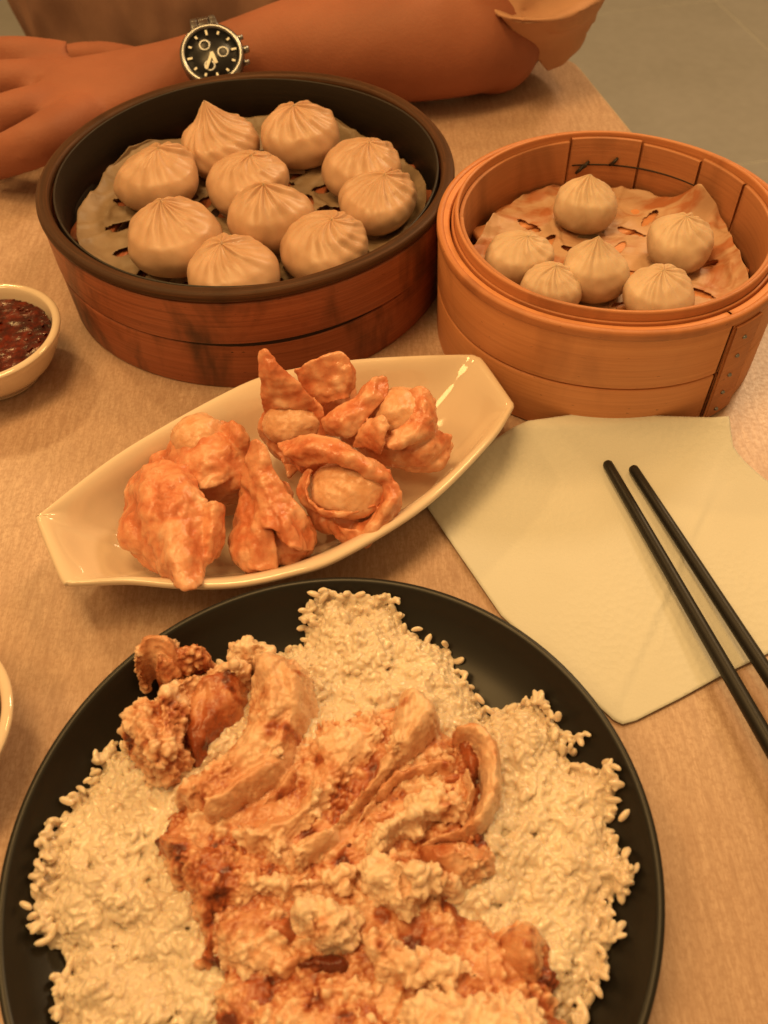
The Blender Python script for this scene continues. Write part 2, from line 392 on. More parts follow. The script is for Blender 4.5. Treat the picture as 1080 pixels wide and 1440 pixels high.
# ------------------------------------------------------------------ table
tb = thing('table', 'pale wood laminate table with rounded far right corner under all the dishes', 'table', (0, .4, FZ))
c1 = Vector((.205, .905)); dR = Vector((.196, -.98)).normalized(); dB = Vector((-.985, -.10)).normalized()
P0 = [c1, c1 + dR * 1.35, c1 + dR * 1.35 + dB * 1.15, c1 + dB * 1.15]
def rounded(poly, r, n=8):
    out = []
    m = len(poly)
    for i, p in enumerate(poly):
        a = (poly[i - 1] - p).normalized(); b = (poly[(i + 1) % m] - p).normalized()
        h = a.angle(b) / 2; d = r / math.tan(h); cc = p + (a + b).normalized() * (r / math.sin(h)); s = p + a * d; e = p + b * d
        v0 = s - cc; v1 = e - cc
        for k in range(n + 1):
            q = v0.lerp(v1, k / n); q = q.normalized() * r; out.append(cc + q)
    return out
def slab(poly, prof):
    """poly: 2D outline; prof: list of (inset, z) from bottom to top"""
    cx = sum((p for p in poly), Vector((0, 0))) / len(poly); m = len(poly); vs, fs = [], []
    nr = []
    for i in range(m):
        tdir = (poly[(i + 1) % m] - poly[i - 1]).normalized(); nn = Vector((tdir.y, -tdir.x))
        if nn.dot(poly[i] - cx) < 0: nn = -nn
        nr.append(nn)
    for ins, z in prof:
        for i in range(m): q = poly[i] - nr[i] * ins; vs.append((q.x, q.y, z))
    for k in range(len(prof) - 1):
        for i in range(m): j = (i + 1) % m; fs.append((k * m + i, k * m + j, (k + 1) * m + j, (k + 1) * m + i))
    fs.append(tuple(range(m))[::-1]); fs.append(tuple((len(prof) - 1) * m + i for i in range(m)))
    return vs, fs
ol = rounded(P0, .03, 10)
v, f = slab(ol, [(.004, -.030), (.0012, -.0285), (.0012, -.0035), (.003, -.0012), (.006, 0)])
top = mk('table_top', v, f, M['laminate'], tb, smooth=False)
v, f = slab(ol, [(0.0012, -.0275), (-.0006, -.027), (-.0006, -.0045), (.0012, -.004)])
f = f[:-2]
mk('edge_band', v, f, M['table_edge'], tb, smooth=False)
cxy = sum(P0, Vector((0, 0))) / 4
v, f = lathe([(0, -.031), (.045, -.032), (.045, FZ + .03), (.30, FZ + .018), (.31, FZ + .004), (0, FZ + .003)], 48, cxy)
mk('pedestal', v, f, M['brushed_steel'], tb)

# ------------------------------------------------------------------ steamers
def slats(c, r, z, n, width, th, mat, parent, ang):
    ca, sa = math.cos(ang), math.sin(ang)
    for i in range(n):
        y = -r + (i + .5) * 2 * r / n; hl = math.sqrt(max(r * r - y * y, 0)) - .002
        if hl < .01: continue
        Rz = Matrix.Rotation(ang, 3, 'Z'); cc = Rz @ Vector((0, y, 0))
        v, f = box((0, 0, 0), (hl, width / 2, th / 2), .35); zz = random.uniform(-.0006, .0006)
        gcs = [(q.x + i, q.y, q.z) for q in v]
        v = [Rz @ q + Vector((c[0] + cc.x, c[1] + cc.y, z + zz)) for q in v]
        mk('slat', v, f, mat, parent, gc=gcs)
BC, ZB, RB = (-.0855, .5795), .078, .1435
bs = thing('large_bamboo_steamer', 'large dark steamer with blackened rim and reddish worn sides at the back left', 'bamboo steamer', (*BC, 0))
v, f, g = hoop(BC, .1325, .1405, .0, .0375, n=200, tap=.001, seed=1.0); mk('lower_band', v, f, M['old_wood'], bs, gc=g)
v, f, g = hoop(BC, .1345, .1425, .0394, .0715, n=200, tap=.0005, seed=2.0); mk('upper_band', v, f, M['old_wood'], bs, gc=g)
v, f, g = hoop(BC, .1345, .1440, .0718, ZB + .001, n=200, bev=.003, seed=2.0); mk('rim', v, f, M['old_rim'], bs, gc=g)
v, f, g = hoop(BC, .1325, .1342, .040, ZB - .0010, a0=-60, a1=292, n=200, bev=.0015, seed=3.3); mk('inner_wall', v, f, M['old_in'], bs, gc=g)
v, f, g = hoop(BC, .1342, .1397, .030, .0445, n=120, seed=5); mk('joint_shadow_ring', v, f, M['dark_gap'], bs, gc=g)
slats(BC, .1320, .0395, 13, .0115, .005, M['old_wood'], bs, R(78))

SCn, ZS = (.1525, .4905), .082
ss = thing('small_bamboo_steamer', 'small golden bamboo steamer with stapled seam at the back right', 'bamboo steamer', (*SCn, 0))
SEAM = 297.5
v, f, g = hoop(SCn, .1025, .1095, 0, .0385, a0=SEAM, a1=SEAM + 359.2, n=200, tap=.0004, seed=.5); mk('lower_band', v, f, M['bamboo'], ss, gc=g)
v, f, g = hoop(SCn, .1025, .1100, .0392, ZS, a0=SEAM, a1=SEAM + 359.2, n=200, tap=.0006, seed=.5, bev=.0016); mk('upper_band', v, f, M['bamboo'], ss, gc=g)
v, f, g = hoop(SCn, .1068, .1114, ZS - .006, ZS + .0012, n=200, bev=.002, seed=.5); mk('outer_rim', v, f, M['bamboo_rim'], ss, gc=g)
v, f, g = hoop(SCn, .1004, .1020, .046, ZS + .0005, n=160, seed=.5, bev=.0006); mk('middle_hoop', v, f, M['bamboo_rim'], ss, gc=g)
v, f, g = hoop(SCn, .0975, .1002, .044, ZS + .0068, n=200, bev=.0013, seed=.5); mk('inner_rim', v, f, M['bamboo_rim'], ss, gc=g)
# inner lining: bent panels with open joints between them
js = [18, 41, 67, 97, 175, 262, 378]
for a0, a1 in zip(js, js[1:]):
    v, f, g = hoop(SCn, .0945, .0973, .0435, ZS + .0035 - (.002 if a0 in (41, 97) else 0), a0=a0 + .5, a1=a1 - .4, n=40, bev=.0008, seed=a0 * .1, wob=.0004, zw=.0003)
    mk('lining_panel', v, f, M['bamboo_in'], ss, gc=g)
for a0, a1 in ((41, 95),):
    v, f, g = hoop(SCn, .0938, .0945, ZS - .0165, ZS - .0155, a0=a0, a1=a1, n=30, bev=.0003, wob=0, zw=0); mk('cane_lashing', v, f, M['old_in'], ss, gc=g)
for a, z in ((88, ZS - .013), (90, ZS - .016), (76, ZS - .010)):   # cane stitches
    p = Vector((SCn[0] + .0938 * math.cos(R(a)), SCn[1] + .0938 * math.sin(R(a)), z)); q = Vector((SCn[0] + .0938 * math.cos(R(a + 3)), SCn[1] + .0938 * math.sin(R(a + 3)), z - .006))
    v, f = tube([p + Vector((0, 0, 0)), (p + q) / 2 + Vector((0, -.001, 0)), q], [.0009, .0013, .0009], 8); mk('cane_stitch', v, f, M['old_in'], ss, gc=v)
# seam strip with rivets
v, f, g = hoop(SCn, .1100, .1121, .001, ZS - .0075, a0=SEAM + .6, a1=SEAM + 12, n=24, bev=.0008, wob=0, zw=0, seed=2.2); mk('seam_strip', v, f, M['bamboo_rim'], ss, gc=g)
for z in (.007, .021, .035, .050, .064):
    a = SEAM + 4.2 + z * 20; p = Vector((SCn[0] + .1122 * math.cos(R(a)), SCn[1] + .1122 * math.sin(R(a)), z))
    v, f = sphere(p, .0016, 10, 6, (1, 1, .8)); mk('staple', v, f, M['steel'], ss)
slats(SCn, .0935, .0452, 11, .0160, .005, M['bamboo'], ss, R(20))

def paper(name, label, c, r, z, mat, holes, seed, curl, parent=None, tear=None, hole=(.0135, .0045)):
    nr, na = 110, 420; vs, fs = [], []; hs = []
    for ring in range(1, holes):
        rr = r * .9 * ring / holes; m = max(3, int(2 * math.pi * rr / .030))
        for k in range(m): a = 2 * math.pi * (k + .5 * (ring % 2)) / m + .15; hs.append((rr * math.cos(a), rr * math.sin(a), a + (0 if ring % 2 else 1.57)))
    H_ = np.array(hs); flat = []
    for i in range(nr + 1):
        for j in range(na):
            a = 2 * math.pi * j / na; lim = r * (.985 + .030 * math.sin(5 * a + seed) + .018 * math.sin(9 * a + 2 * seed) + .006 * nz((math.cos(a), math.sin(a), 0), 6, seed))
            d = lim * (i + .02) / nr; x, y = d * math.cos(a), d * math.sin(a); flat.append((x, y))
            zz = z + .0022 * nz((x, y, 0), 45, seed) + .003 * max(0, nz((x, y, 0), 22, seed + 3)) + .0010 * nz((x, y, 0), 130, seed) + .0016 * max(0, 1 - abs(nz((x, y, 0), 38, seed + 8)) * 7)
            e = max(0, (d - r * .80) / (r * .2)); zz += curl * e * e * (1 + .5 * math.sin(4 * a + seed) + .3 * math.sin(11 * a)); k_ = 1.0
            for (ta, tw, th) in tear or ():
                da = (a - ta + math.pi) % (2 * math.pi) - math.pi
                wgt = math.exp(-(da / tw) ** 2) * max(0, (d - r * .72) / (r * .28)) ** 1.2; zz += th * wgt; k_ -= .09 * wgt
            if d * k_ > r * .99: k_ = r * .99 / d
            vs.append((c[0] + x * k_, c[1] + y * k_, zz))
    for i in range(nr):
        for j in range(na):
            j2 = (j + 1) % na; x, y = flat[i * na + j]; dx, dy = x - H_[:, 0], y - H_[:, 1]; ch, sh = np.cos(H_[:, 2]), np.sin(H_[:, 2])
            if (((dx * ch + dy * sh) / hole[0]) ** 2 + ((-dx * sh + dy * ch) / hole[1]) ** 2 < 1).any(): continue
            fs.append((i * na + j, (i + 1) * na + j, (i + 1) * na + j2, i * na + j2))
    o = mk(name, vs, fs, mat, origin=(*c, z)); tag(o, label, 'paper liner')
    s_ = o.modifiers.new('thickness', 'SOLIDIFY'); s_.thickness = .0003; s_.offset = 1
    return o
paper('paper_liner', 'grey perforated paper liner under the dumplings in the large dark steamer', BC, .1265, .0445, M['paper_grey'], 6, 2.0, .008, hole=(.0110, .0056))
paper('paper_liner', 'crumpled wet paper liner with slots in the small golden steamer', SCn, .0938, .0484, M['paper_wet'], 4, 5.0, .003, tear=[(.62, .16, .016), (-.05, .32, .013), (2.7, .3, .004)], hole=(.0105, .0034))

# ------------------------------------------------------------------ dumplings
def dumpling(label, c, r, h, seed, mat, group, tw=.6, pleats=17, lean=(0, 0), nub=.25, sx=1.0, rot=0.0, amp=1.0):
    rg = random.Random(seed); n, m = 120, 44; vs, fs = [], []; s0 = rg.uniform(.42, .60); sag = rg.uniform(0, 6.28); sg = rg.uniform(.03, .10)
    ph = [rg.uniform(-.25, .25) for _ in range(pleats)]; wd = [rg.uniform(.35, 1.35) for _ in range(pleats)]
    def pleat(a):
        s = (a / (2 * math.pi) * pleats) % pleats; i = int(s) % pleats; t_ = s - int(s)
        return .45 + (wd[i] * abs(math.sin(math.pi * (t_ ** (1 + .8 * ph[i])))) ** .9 - .45) * 1.0
    for j in range(m + 1):
        s = j / m                                # 0 = bottom centre, 1 = top
        if s < .15: q = s / .15; rr = .80 * q; zz = 0
        else:
            q = (s - .15) / .85; th = -1.15 + q * (1.15 + math.pi / 2 - .02)
            rr = max(0, math.cos(th * .985)) ** .80; zz = (math.sin(th) + math.sin(1.15)) / (1 + math.sin(1.15))
            rr = rr * (1 - .10 * q)
            if q > .80: e = (q - .80) / .20; rr = rr * (1 - e) + e * (.15 * (1 - e) ** .5); zz = zz + nub * .34 * e ** 1.3
            if q > .62 : rr *= 1 - .12 * math.sin(min(1, (q - .62) / .3) * math.pi)
        pl = 0 if s < s0 else min(1, (s - s0) / .35) ** 1.3
        for k in range(n):
            a = 2 * math.pi * k / n; tws = tw * max(0, s - .4) * 2.2
            p = pleat(a + tws + .08 * math.sin(2 * a + seed))
            env = pl * (1 - max(0, (s - .93) / .07) * .6)
            r2 = rr * (1 + .02 * math.sin(2 * a + seed) + .025 * math.sin(3 * a + 2.1 * seed)) + rr ** .5 * (p - .55) * .105 * env * amp
            z2 = zz + (p - .55) * .055 * env * amp
            x = r2 * r * math.cos(a) * sx; y = r2 * r * math.sin(a) / sx
            x, y = x * math.cos(rot) - y * math.sin(rot), x * math.sin(rot) + y * math.cos(rot)
            z3 = z2 * h; d = Vector((x, y, z3)); nn = .075 * r * nz(d, 1.3 / r, seed) + .02 * r * nz(d, 4 / r, seed); bl = 1 + sg * math.cos(math.atan2(y, x) - sag) * (1 - z2) * 1.2; x *= bl; y *= bl
            vs.append((c[0] + x * (1 + nn / r) + lean[0] * r * z2 ** 2, c[1] + y * (1 + nn / r) + lean[1] * r * z2 ** 2, c[2] + z3 + nn * .4))
    for j in range(m):
        for k in range(n): k2 = (k + 1) % n; fs.append((j * n + k, j * n + k2, (j + 1) * n + k2, (j + 1) * n + k))
    fs.append(tuple(range(n))[::-1]); fs.append(tuple(m * n + k for k in range(n)))
    o = mk('soup_dumpling', vs, fs, mat, origin=c); tag(o, label, 'dumpling', group); return o
gB = 'soup dumplings in the large steamer'; gS = 'soup dumplings in the small steamer'
zb = .046
# u, v = centre of the body in the photograph; r, h; lean
zb = .0455
big = [
 ('plump pale dumpling at the left, nearest the far left wall of the dark steamer', 224, 252, .0345, .038, (.1, .1), .3, .5),
 ('dumpling with a tall twisted nub behind the left pair', 312, 205, .0335, .037, (-.15, .15), 1.8, .9),
 ('rounded high dumpling at the back, the farthest from the camera in the dark steamer', 424, 192, .0330, .040, (-.1, .1), .25, .5),
 ('dumpling in the centre back, leaning against its nubbed neighbour', 345, 256, .0335, .036, (.2, .0), .3, 1.2),
 ('large dumpling at front left with a pointed peak and smooth lower half', 246, 335, .0365, .040, (-.1, .1), .7, .4),
 ('dumpling in the middle of the dark steamer with strong vertical pleats', 381, 308, .0325, .042, (-.05, .05), .5, .3),
 ('dumpling at the right back with folds sweeping to the right', 508, 240, .0330, .036, (.2, .1), .2, .7),
 ('dumpling touching the right wall with a sagging folded top', 528, 285, .0325, .034, (.2, .1), .3, .5),
 ('half hidden dumpling at the front edge, behind the blackened rim', 333, 382, .0335, .034, (-.2, .1), .35, .6),
 ('broad low dumpling at the front right, behind the blackened rim', 455, 352, .0340, .037, (.2, .1), .2, 1.2)]
for i, (lb, u, v, r, h, ln, nb, tw) in enumerate(big):
    p = G(u, v, zb + h * .42); dumpling(lb, (p.x, p.y, zb), r * .93, h * .93, 11 + i * 3, M['dough'], gB, tw, 12 + (i * 5) % 6, ln, nb * .55, 1 + .06 * math.sin(i * 2), i * 1.1, .95)
zs = .0490
small = [
 ('soaked brown based dumpling at the back of the golden steamer', 824, 292, .0215, .032, (0, .1), .5, .5),
 ('dumpling at the right of the golden steamer beside the crumpled paper', 954, 345, .0225, .030, (.05, .1), .25, .6),
 ('pale collapsed dumpling at the left of the golden steamer', 728, 364, .0225, .026, (.2, 0), .25, .9),
 ('round dumpling with a tiny knob in the middle of the golden steamer', 834, 386, .0222, .032, (0, .1), .8, .2),
 ('small dumpling at the front left, mostly hidden by the golden rim', 773, 410, .0195, .026, (.1, .1), .3, .5),
 ('dumpling at the front right with fan shaped pleats, behind the golden rim', 925, 418, .0230, .028, (0, .1), .25, .4)]
for i, (lb, u, v, r, h, ln, nb, tw) in enumerate(small):
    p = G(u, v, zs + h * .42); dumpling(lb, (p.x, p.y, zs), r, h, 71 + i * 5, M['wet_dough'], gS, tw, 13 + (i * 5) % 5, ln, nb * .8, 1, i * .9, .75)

# ------------------------------------------------------------------ boat dish
DO = [(-.186, .300), (-.187, .305), (-.184, .3095), (-.146, .353), (-.084, .402), (-.048, .4155), (-.014, .4205), (.025, .4215), (.056, .4205), (.062, .4185), (.066, .413), (.0775, .381), (.079, .3755), (.077, .3700), (.062, .346),
      (.023, .302), (-.023, .2695), (-.050, .2595), (-.077, .2545), (-.105, .2555), (-.132, .2595), (-.155, .2595), (-.162, .2600), (-.167, .2640)]
DC = Vector((-.0535, .338))
def closed_spline(P, n):
    A = np.array(P); m = len(A); out = []
    for k in range(n):
        s = k / n * m; i = int(s) % m; t_ = s - int(s); p0, p1, p2, p3 = A[i - 1], A[i], A[(i + 1) % m], A[(i + 2) % m]
        out.append(.5 * ((2 * p1) + (-p0 + p2) * t_ + (2 * p0 - 5 * p1 + 4 * p2 - p3) * t_ ** 2 + (-p0 + 3 * p1 - 3 * p2 + p3) * t_ ** 3))
    return np.array(out)
cs = closed_spline(DO, 192)
dax = Vector((.264, .080)).normalized()
fl_ = []
for q in cs:                      # matching oval for the well of the dish
    d = Vector(q) - DC; x = d.dot(dax); y = d.dot(Vector((-dax.y, dax.x))); a = math.atan2(y / .070, x / .14)
    fl_.append(DC + dax * (.098 * math.cos(a)) + Vector((-dax.y, dax.x)) * (.043 * math.sin(a)))
fl_ = np.array([tuple(p) for p in fl_])
_k = np.exp(-(np.arange(-30, 31) / 11.0) ** 2); _k /= _k.sum(); css = sum(_k[i + 30] * np.roll(cs, i, 0) for i in range(-30, 31))
def loop(t_, z, off=0.0):
    b_ = min(1, max(0, (t_ - .72) / .28)) ** 1.5; c_ = np.array(DC); P_ = fl_ * (1 - t_) + (css * (1 - b_) + cs * b_) * t_; d = P_ - c_; L = np.hypot(d[:, 0], d[:, 1])[:, None]; P_ = P_ + d / L * off
    return np.c_[P_, np.full(len(P_), z)]
rows = [loop(0, .0035, -.03), loop(0, .0035, -.006), loop(0, .0006, -.004), loop(0, .0006, .001), loop(.05, .004, .002), loop(.3, .0115, .003), loop(.65, .0245, .0025), loop(.93, .0335, .0012), loop(1, .0352, 0), loop(1, .0374, .0002),
        loop(1, .0385, -.0012), loop(1, .0384, -.0030), loop(.985, .0376, -.0040), loop(.95, .0362, -.0042), loop(.90, .0340, -.0042), loop(.84, .0312, -.004), loop(.76, .0275, -.0035), loop(.66, .0238, -.003), loop(.54, .0197, -.003), loop(.42, .0160, -.0025), loop(.26, .0120, -.002), loop(.12, .0088, -.002), loop(0, .0070, -.004), loop(0, .0062, -.012), loop(0, .006, -.03)]
ns = 192; vs = np.vstack(rows); fs = []
for k in range(len(rows) - 1):
    for i in range(ns): j = (i + 1) % ns; fs.append((k * ns + i, k * ns + j, (k + 1) * ns + j, (k + 1) * ns + i))
fs.append(tuple(range(ns))[::-1]); fs.append(tuple((len(rows) - 1) * ns + i for i in range(ns)))
o = mk('boat_dish', vs, fs, M['ceramic'], origin=(DC.x, DC.y, 0)); tag(o, 'white glazed boat shaped dish with two squared handles holding fried wontons', 'serving dish')

# ------------------------------------------------------------------ fried wontons
def patch(ctrl, th=.0017, nu=26, nv=26, wave=.0012, seed=0):
    """thick curved sheet through rows of (u,v,z) survey points"""
    rows = [crom([tuple(G(*p)) for p in r], nu) for r in ctrl]
    S = np.array([crom([rows[i][k] for i in range(len(rows))], nv) for k in range(nu + 1)])   # nu+1, nv+1, 3
    du = np.gradient(S, axis=0); dv = np.gradient(S, axis=1); N = np.cross(du, dv); N /= np.linalg.norm(N, axis=2)[:, :, None] + 1e-12
    W = np.array([[wave * fbm(S[i, j], 70, seed) for j in range(nv + 1)] for i in range(nu + 1)])[:, :, None]
    S = S + N * W; A = (S + N * th / 2).reshape(-1, 3); B = (S - N * th / 2).reshape(-1, 3); n = nv + 1; off = len(A); fs = []
    for i in range(nu):
        for j in range(nv):
            a = i * n + j; q = (a, a + n, a + n + 1, a + 1); fs.append(q); fs.append(tuple(off + x for x in q[::-1]))
    bd = [i * n for i in range(nu + 1)] + [nu * n + j for j in range(1, nv + 1)] + [i * n + nv for i in range(nu - 1, -1, -1)] + [j for j in range(nv - 1, 0, -1)]
    for a, b in zip(bd, bd[1:] + bd[:1]): fs.append((a, off + a, off + b, b)[::-1])
    return [tuple(p) for p in np.vstack([A, B])], fs
def lump(u, v, z, r, sq=(1, 1, .8), seed=0, amp=.12):
    p = G(u, v, z); vs, fs = sphere((0, 0, 0), r, 28, 18, sq)
    return [tuple(p + q * (1 + amp * fbm(q, 1.3 / r, seed))) for q in vs], fs
def organic(name, parts, mat, parent=None, voxel=.0010, smooth=2, n1=.0008, s1=120, n2=.0004, s2=420, seed=0, origin=None, ridge=0, rs=180, cover=.5, big=0, blister=0):
    V, Fc, N = remesh(*join(*parts), voxel, smooth)
    D = np.zeros(len(V)); kn = np.zeros(len(V))
    for i, p in enumerate(V):
        q = Vector(p); d = n1 * fbm(p, s1, seed) + n2 * nz(p, s2, seed); k = .5 + .5 * d / (n1 + n2)
        if blister: k += .25 * (.5 - (f := noise.voronoi(q * 95 + Vector((seed, 0, 0)))[0][0])) ; d += blister * (1 - min(1, f * 1.3)) ** 1 * (1 if nz(p, 60, seed + 2) > 0 else .3)
        if ridge:
            m = min(1, max(0, (nz(p, 42, seed + 5) + nz(p, 110, seed + 1) * .5) * 2.2 + (cover - .5) * 3 + .5))
            w_ = q + noise.noise_vector(q * 160) * .0016
            f = noise.voronoi(w_ * rs)[0][0]; a = max(0, .62 - f)
            d += ridge * m * (a * 2.0 - .35)
            if big: g_ = noise.voronoi(w_ * rs * .42 + Vector((3, 1, 2)))[0][0]; d += big * m * (max(0, .65 - g_) * 1.8 - .4); a = a * .7 + max(0, .65 - g_) * .5
            k = .25 + .25 * (k - .5) + m * a * 1.25
        D[i] = d; kn[i] = k
    return mk(name, V + N * D[:, None], Fc, mat, parent, origin=origin, attrs=dict(knob=np.clip(kn, 0, 1)))
gW = 'fried wontons in the white boat dish'
def wonton(label, base, sheets, lumps, fill=None, seed=0):
    p = G(*base, .01); e = thing('fried_wonton', label, 'wonton', (p.x, p.y, .01), gW)
    organic('wrapper', [patch(s, seed=seed + i, th=.0019, wave=.0020) for i, s in enumerate(sheets)] + [lump(*l, seed=seed + 9) for l in lumps], M['wonton_skin'], e, .00080, 1, .0011, 80, .00030, 260, seed, blister=.00045)
    if fill: organic('filling', [lump(*fl, seed=seed, amp=.06) for fl in fill], M['wonton_filling'], e, .0010, 3, .0007, 120, .0003, 420, seed + 1)
wonton('fried wonton at the front left with long drooping folds reaching over the rim', (245, 740),
       [[[(180, 690, .036), (205, 655, .050), (250, 650, .052), (275, 665, .046)], [(172, 735, .030), (205, 700, .053), (250, 700, .056), (290, 710, .046)], [(180, 770, .026), (215, 755, .047), (258, 750, .052), (300, 735, .040)], [(212, 800, .026), (235, 800, .043), (262, 815, .046), (290, 790, .036)], [(238, 812, .034), (250, 826, .043), (268, 830, .043), (282, 815, .036)]],
        [[(288, 712, .048), (302, 706, .053), (317, 712, .044)], [(284, 745, .044), (300, 748, .049), (313, 752, .036)], [(278, 790, .034), (290, 792, .037), (299, 784, .028)]]],
       [(215, 745, .032, .0175, (1, 1, .8)), (255, 770, .031, .0165, (1, 1.1, .8)), (225, 690, .034, .0175, (1, 1, .75))], seed=3)
wonton('round bellied fried wonton at the upper left of the dish', (290, 650),
       [[[(232, 640, .040), (250, 610, .048), (285, 590, .055), (320, 595, .046)], [(225, 665, .036), (255, 650, .048), (300, 640, .053), (345, 625, .044)], [(232, 690, .030), (270, 690, .042), (310, 680, .044), (350, 655, .036)]],
        [[(310, 600, .050), (325, 592, .056), (335, 600, .052)], [(318, 625, .046), (338, 612, .055), (350, 622, .046)], [(320, 655, .036), (342, 645, .042), (352, 650, .034)]]],
       [(305, 662, .032, .0225, (1.1, .9, .8)), (245, 660, .030, .0150, (1, 1, .7))], [(280, 618, .0445, .0165, (1, .95, .8))], seed=8)
wonton('upright triangular fried wonton in the front middle of the dish', (388, 740),
       [[[(352, 622, .066), (362, 618, .069), (372, 628, .066)], [(340, 668, .050), (365, 655, .060), (392, 670, .056)], [(345, 700, .040), (375, 695, .055), (418, 710, .046)], [(362, 720, .036), (395, 730, .050), (440, 745, .034)], [(385, 745, .034), (410, 770, .042), (443, 775, .026)]],
        [[(338, 700, .040), (352, 700, .044), (372, 715, .047)], [(330, 745, .030), (352, 745, .042), (385, 755, .042)], [(336, 790, .022), (358, 800, .032), (392, 800, .030)]],
        [[(345, 690, .04), (370, 700, .05), (395, 720, .048)], [(360, 740, .042), (380, 745, .049), (410, 755, .044)]]],
       [(365, 765, .026, .0165, (1, 1.1, .85)), (405, 755, .026, .0160, (1, 1, .8)), (375, 705, .032, .0150, (1, 1, .9))], seed=14)
wonton('fried wonton cupped open around a pale ball at the front right', (490, 690),
       [[[(388, 622, .052), (440, 612, .060), (500, 632, .058), (548, 662, .050)], [(400, 640, .054), (445, 632, .063), (505, 650, .061), (550, 680, .050)], [(425, 655, .048), (455, 650, .056), (500, 662, .055), (540, 688, .044)]],
        [[(548, 658, .050), (562, 690, .046), (560, 725, .036), (520, 760, .028)], [(540, 672, .050), (550, 700, .048), (535, 735, .040), (495, 768, .030)], [(528, 690, .042), (532, 710, .040), (515, 730, .034), (485, 745, .026)]],
        [[(428, 660, .048), (420, 690, .042), (435, 715, .038), (480, 728, .036), (530, 715, .038)], [(438, 660, .052), (432, 690, .048), (448, 712, .044), (485, 722, .042), (528, 708, .044)]],
        [[(395, 630, .050), (405, 625, .055), (415, 640, .05)], [(402, 650, .04), (412, 655, .046), (425, 668, .046)]],
        [[(455, 740, .022), (485, 765, .022), (520, 770, .024)], [(450, 725, .030), (490, 745, .034), (535, 745, .034)]]],
       [(488, 715, .024, .0190, (1.2, 1, .7)), (440, 650, .034, .0100, (1, 1, .8))], [(492, 688, .0385, .0200, (1.12, .95, .75))], seed=21)
wonton('fried wonton with a tall pointed wing at the back of the dish', (410, 590),
       [[[(364, 496, .086), (374, 492, .088), (384, 503, .085)], [(364, 525, .076), (385, 522, .080), (412, 530, .074)], [(368, 560, .060), (395, 550, .068), (440, 560, .062)], [(372, 585, .046), (400, 572, .058), (455, 585, .050)]],
        [[(440, 560, .060), (455, 575, .055), (462, 600, .048)], [(438, 590, .050), (450, 605, .046), (455, 625, .038)], [(420, 620, .038), (435, 630, .036), (440, 645, .028)]],
        [[(368, 580, .048), (366, 605, .038), (375, 630, .026)], [(378, 585, .050), (378, 608, .044), (388, 630, .032)]],
        [[(385, 630, .034), (400, 655, .030), (405, 672, .026)], [(415, 628, .038), (420, 645, .034), (418, 665, .026)]]],
       [(415, 610, .032, .0190, (1, 1, .8))], [(412, 596, .044, .0165, (1.05, .9, .8))], seed=30)
wonton('bronze folded fried wonton wing standing behind the others at the back', (455, 545),
       [[[(415, 520, .066), (445, 505, .074), (475, 495, .077), (492, 505, .074)], [(425, 545, .058), (450, 530, .066), (475, 525, .068), (497, 530, .066)], [(450, 570, .048), (470, 565, .054), (485, 562, .056), (493, 560, .052)]],
        [[(488, 505, .072), (498, 520, .066), (500, 545, .058)], [(480, 520, .070), (484, 535, .064), (482, 562, .052)]]],
       [(465, 560, .038, .0160, (1, 1, .9))], seed=37)
wonton('largest ruffled fried wonton at the right end of the dish', (550, 600),
       [[[(505, 555, .058), (522, 535, .064), (545, 530, .062)], [(480, 575, .054), (510, 560, .063), (545, 555, .060)], [(455, 590, .052), (480, 592, .058), (520, 585, .056)], [(460, 610, .044), (490, 612, .050), (520, 600, .048)]],
        [[(572, 552, .058), (592, 545, .062), (612, 562, .056)], [(575, 580, .056), (598, 578, .059), (614, 590, .050)], [(560, 605, .052), (585, 612, .054), (605, 615, .044)], [(530, 622, .048), (555, 632, .048), (585, 628, .040)]],
        [[(580, 615, .042), (610, 605, .044), (636, 612, .038)], [(560, 635, .040), (600, 632, .042), (632, 630, .032)], [(545, 650, .030), (590, 656, .032), (625, 642, .026)]],
        [[(520, 590, .055), (538, 585, .062), (545, 600, .060)], [(505, 612, .050), (525, 608, .056), (540, 625, .052)], [(495, 630, .042), (515, 632, .046), (535, 642, .042)]]],
       [(560, 615, .032, .0210, (1.15, 1, .8)), (510, 600, .036, .0150, (1, 1, .8)), (590, 635, .027, .0150, (1.3, 1, .6))], [(563, 582, .0480, .0165, (1, 1, .85))], seed=44)

# ------------------------------------------------------------------ black plate, rice and chicken
PC = (-.028, .1233); ZP = .035
prof = [(0, .004), (.075, .004), (.077, .0008), (.085, .0008), (.088, .004), (.110, .0120), (.126, .0245), (.1335, .0325), (.1352, .0348), (.1348, .0362), (.1335, .0368), (.1318, .0362), (.1300, .0340), (.1240, .0265), (.112, .0175), (.095, .0108), (.080, .0085), (0, .008)]
pr = crom(prof[1:-1], 90); prof2 = [(0, .004)] + [tuple(p) for p in pr] + [(0, .008)]
v, f = lathe(prof2, 160, PC); o = mk('black_plate', v, f, M['black'], origin=(*PC, 0)); tag(o, 'large black round plate of rice and fried chicken at the front', 'plate')

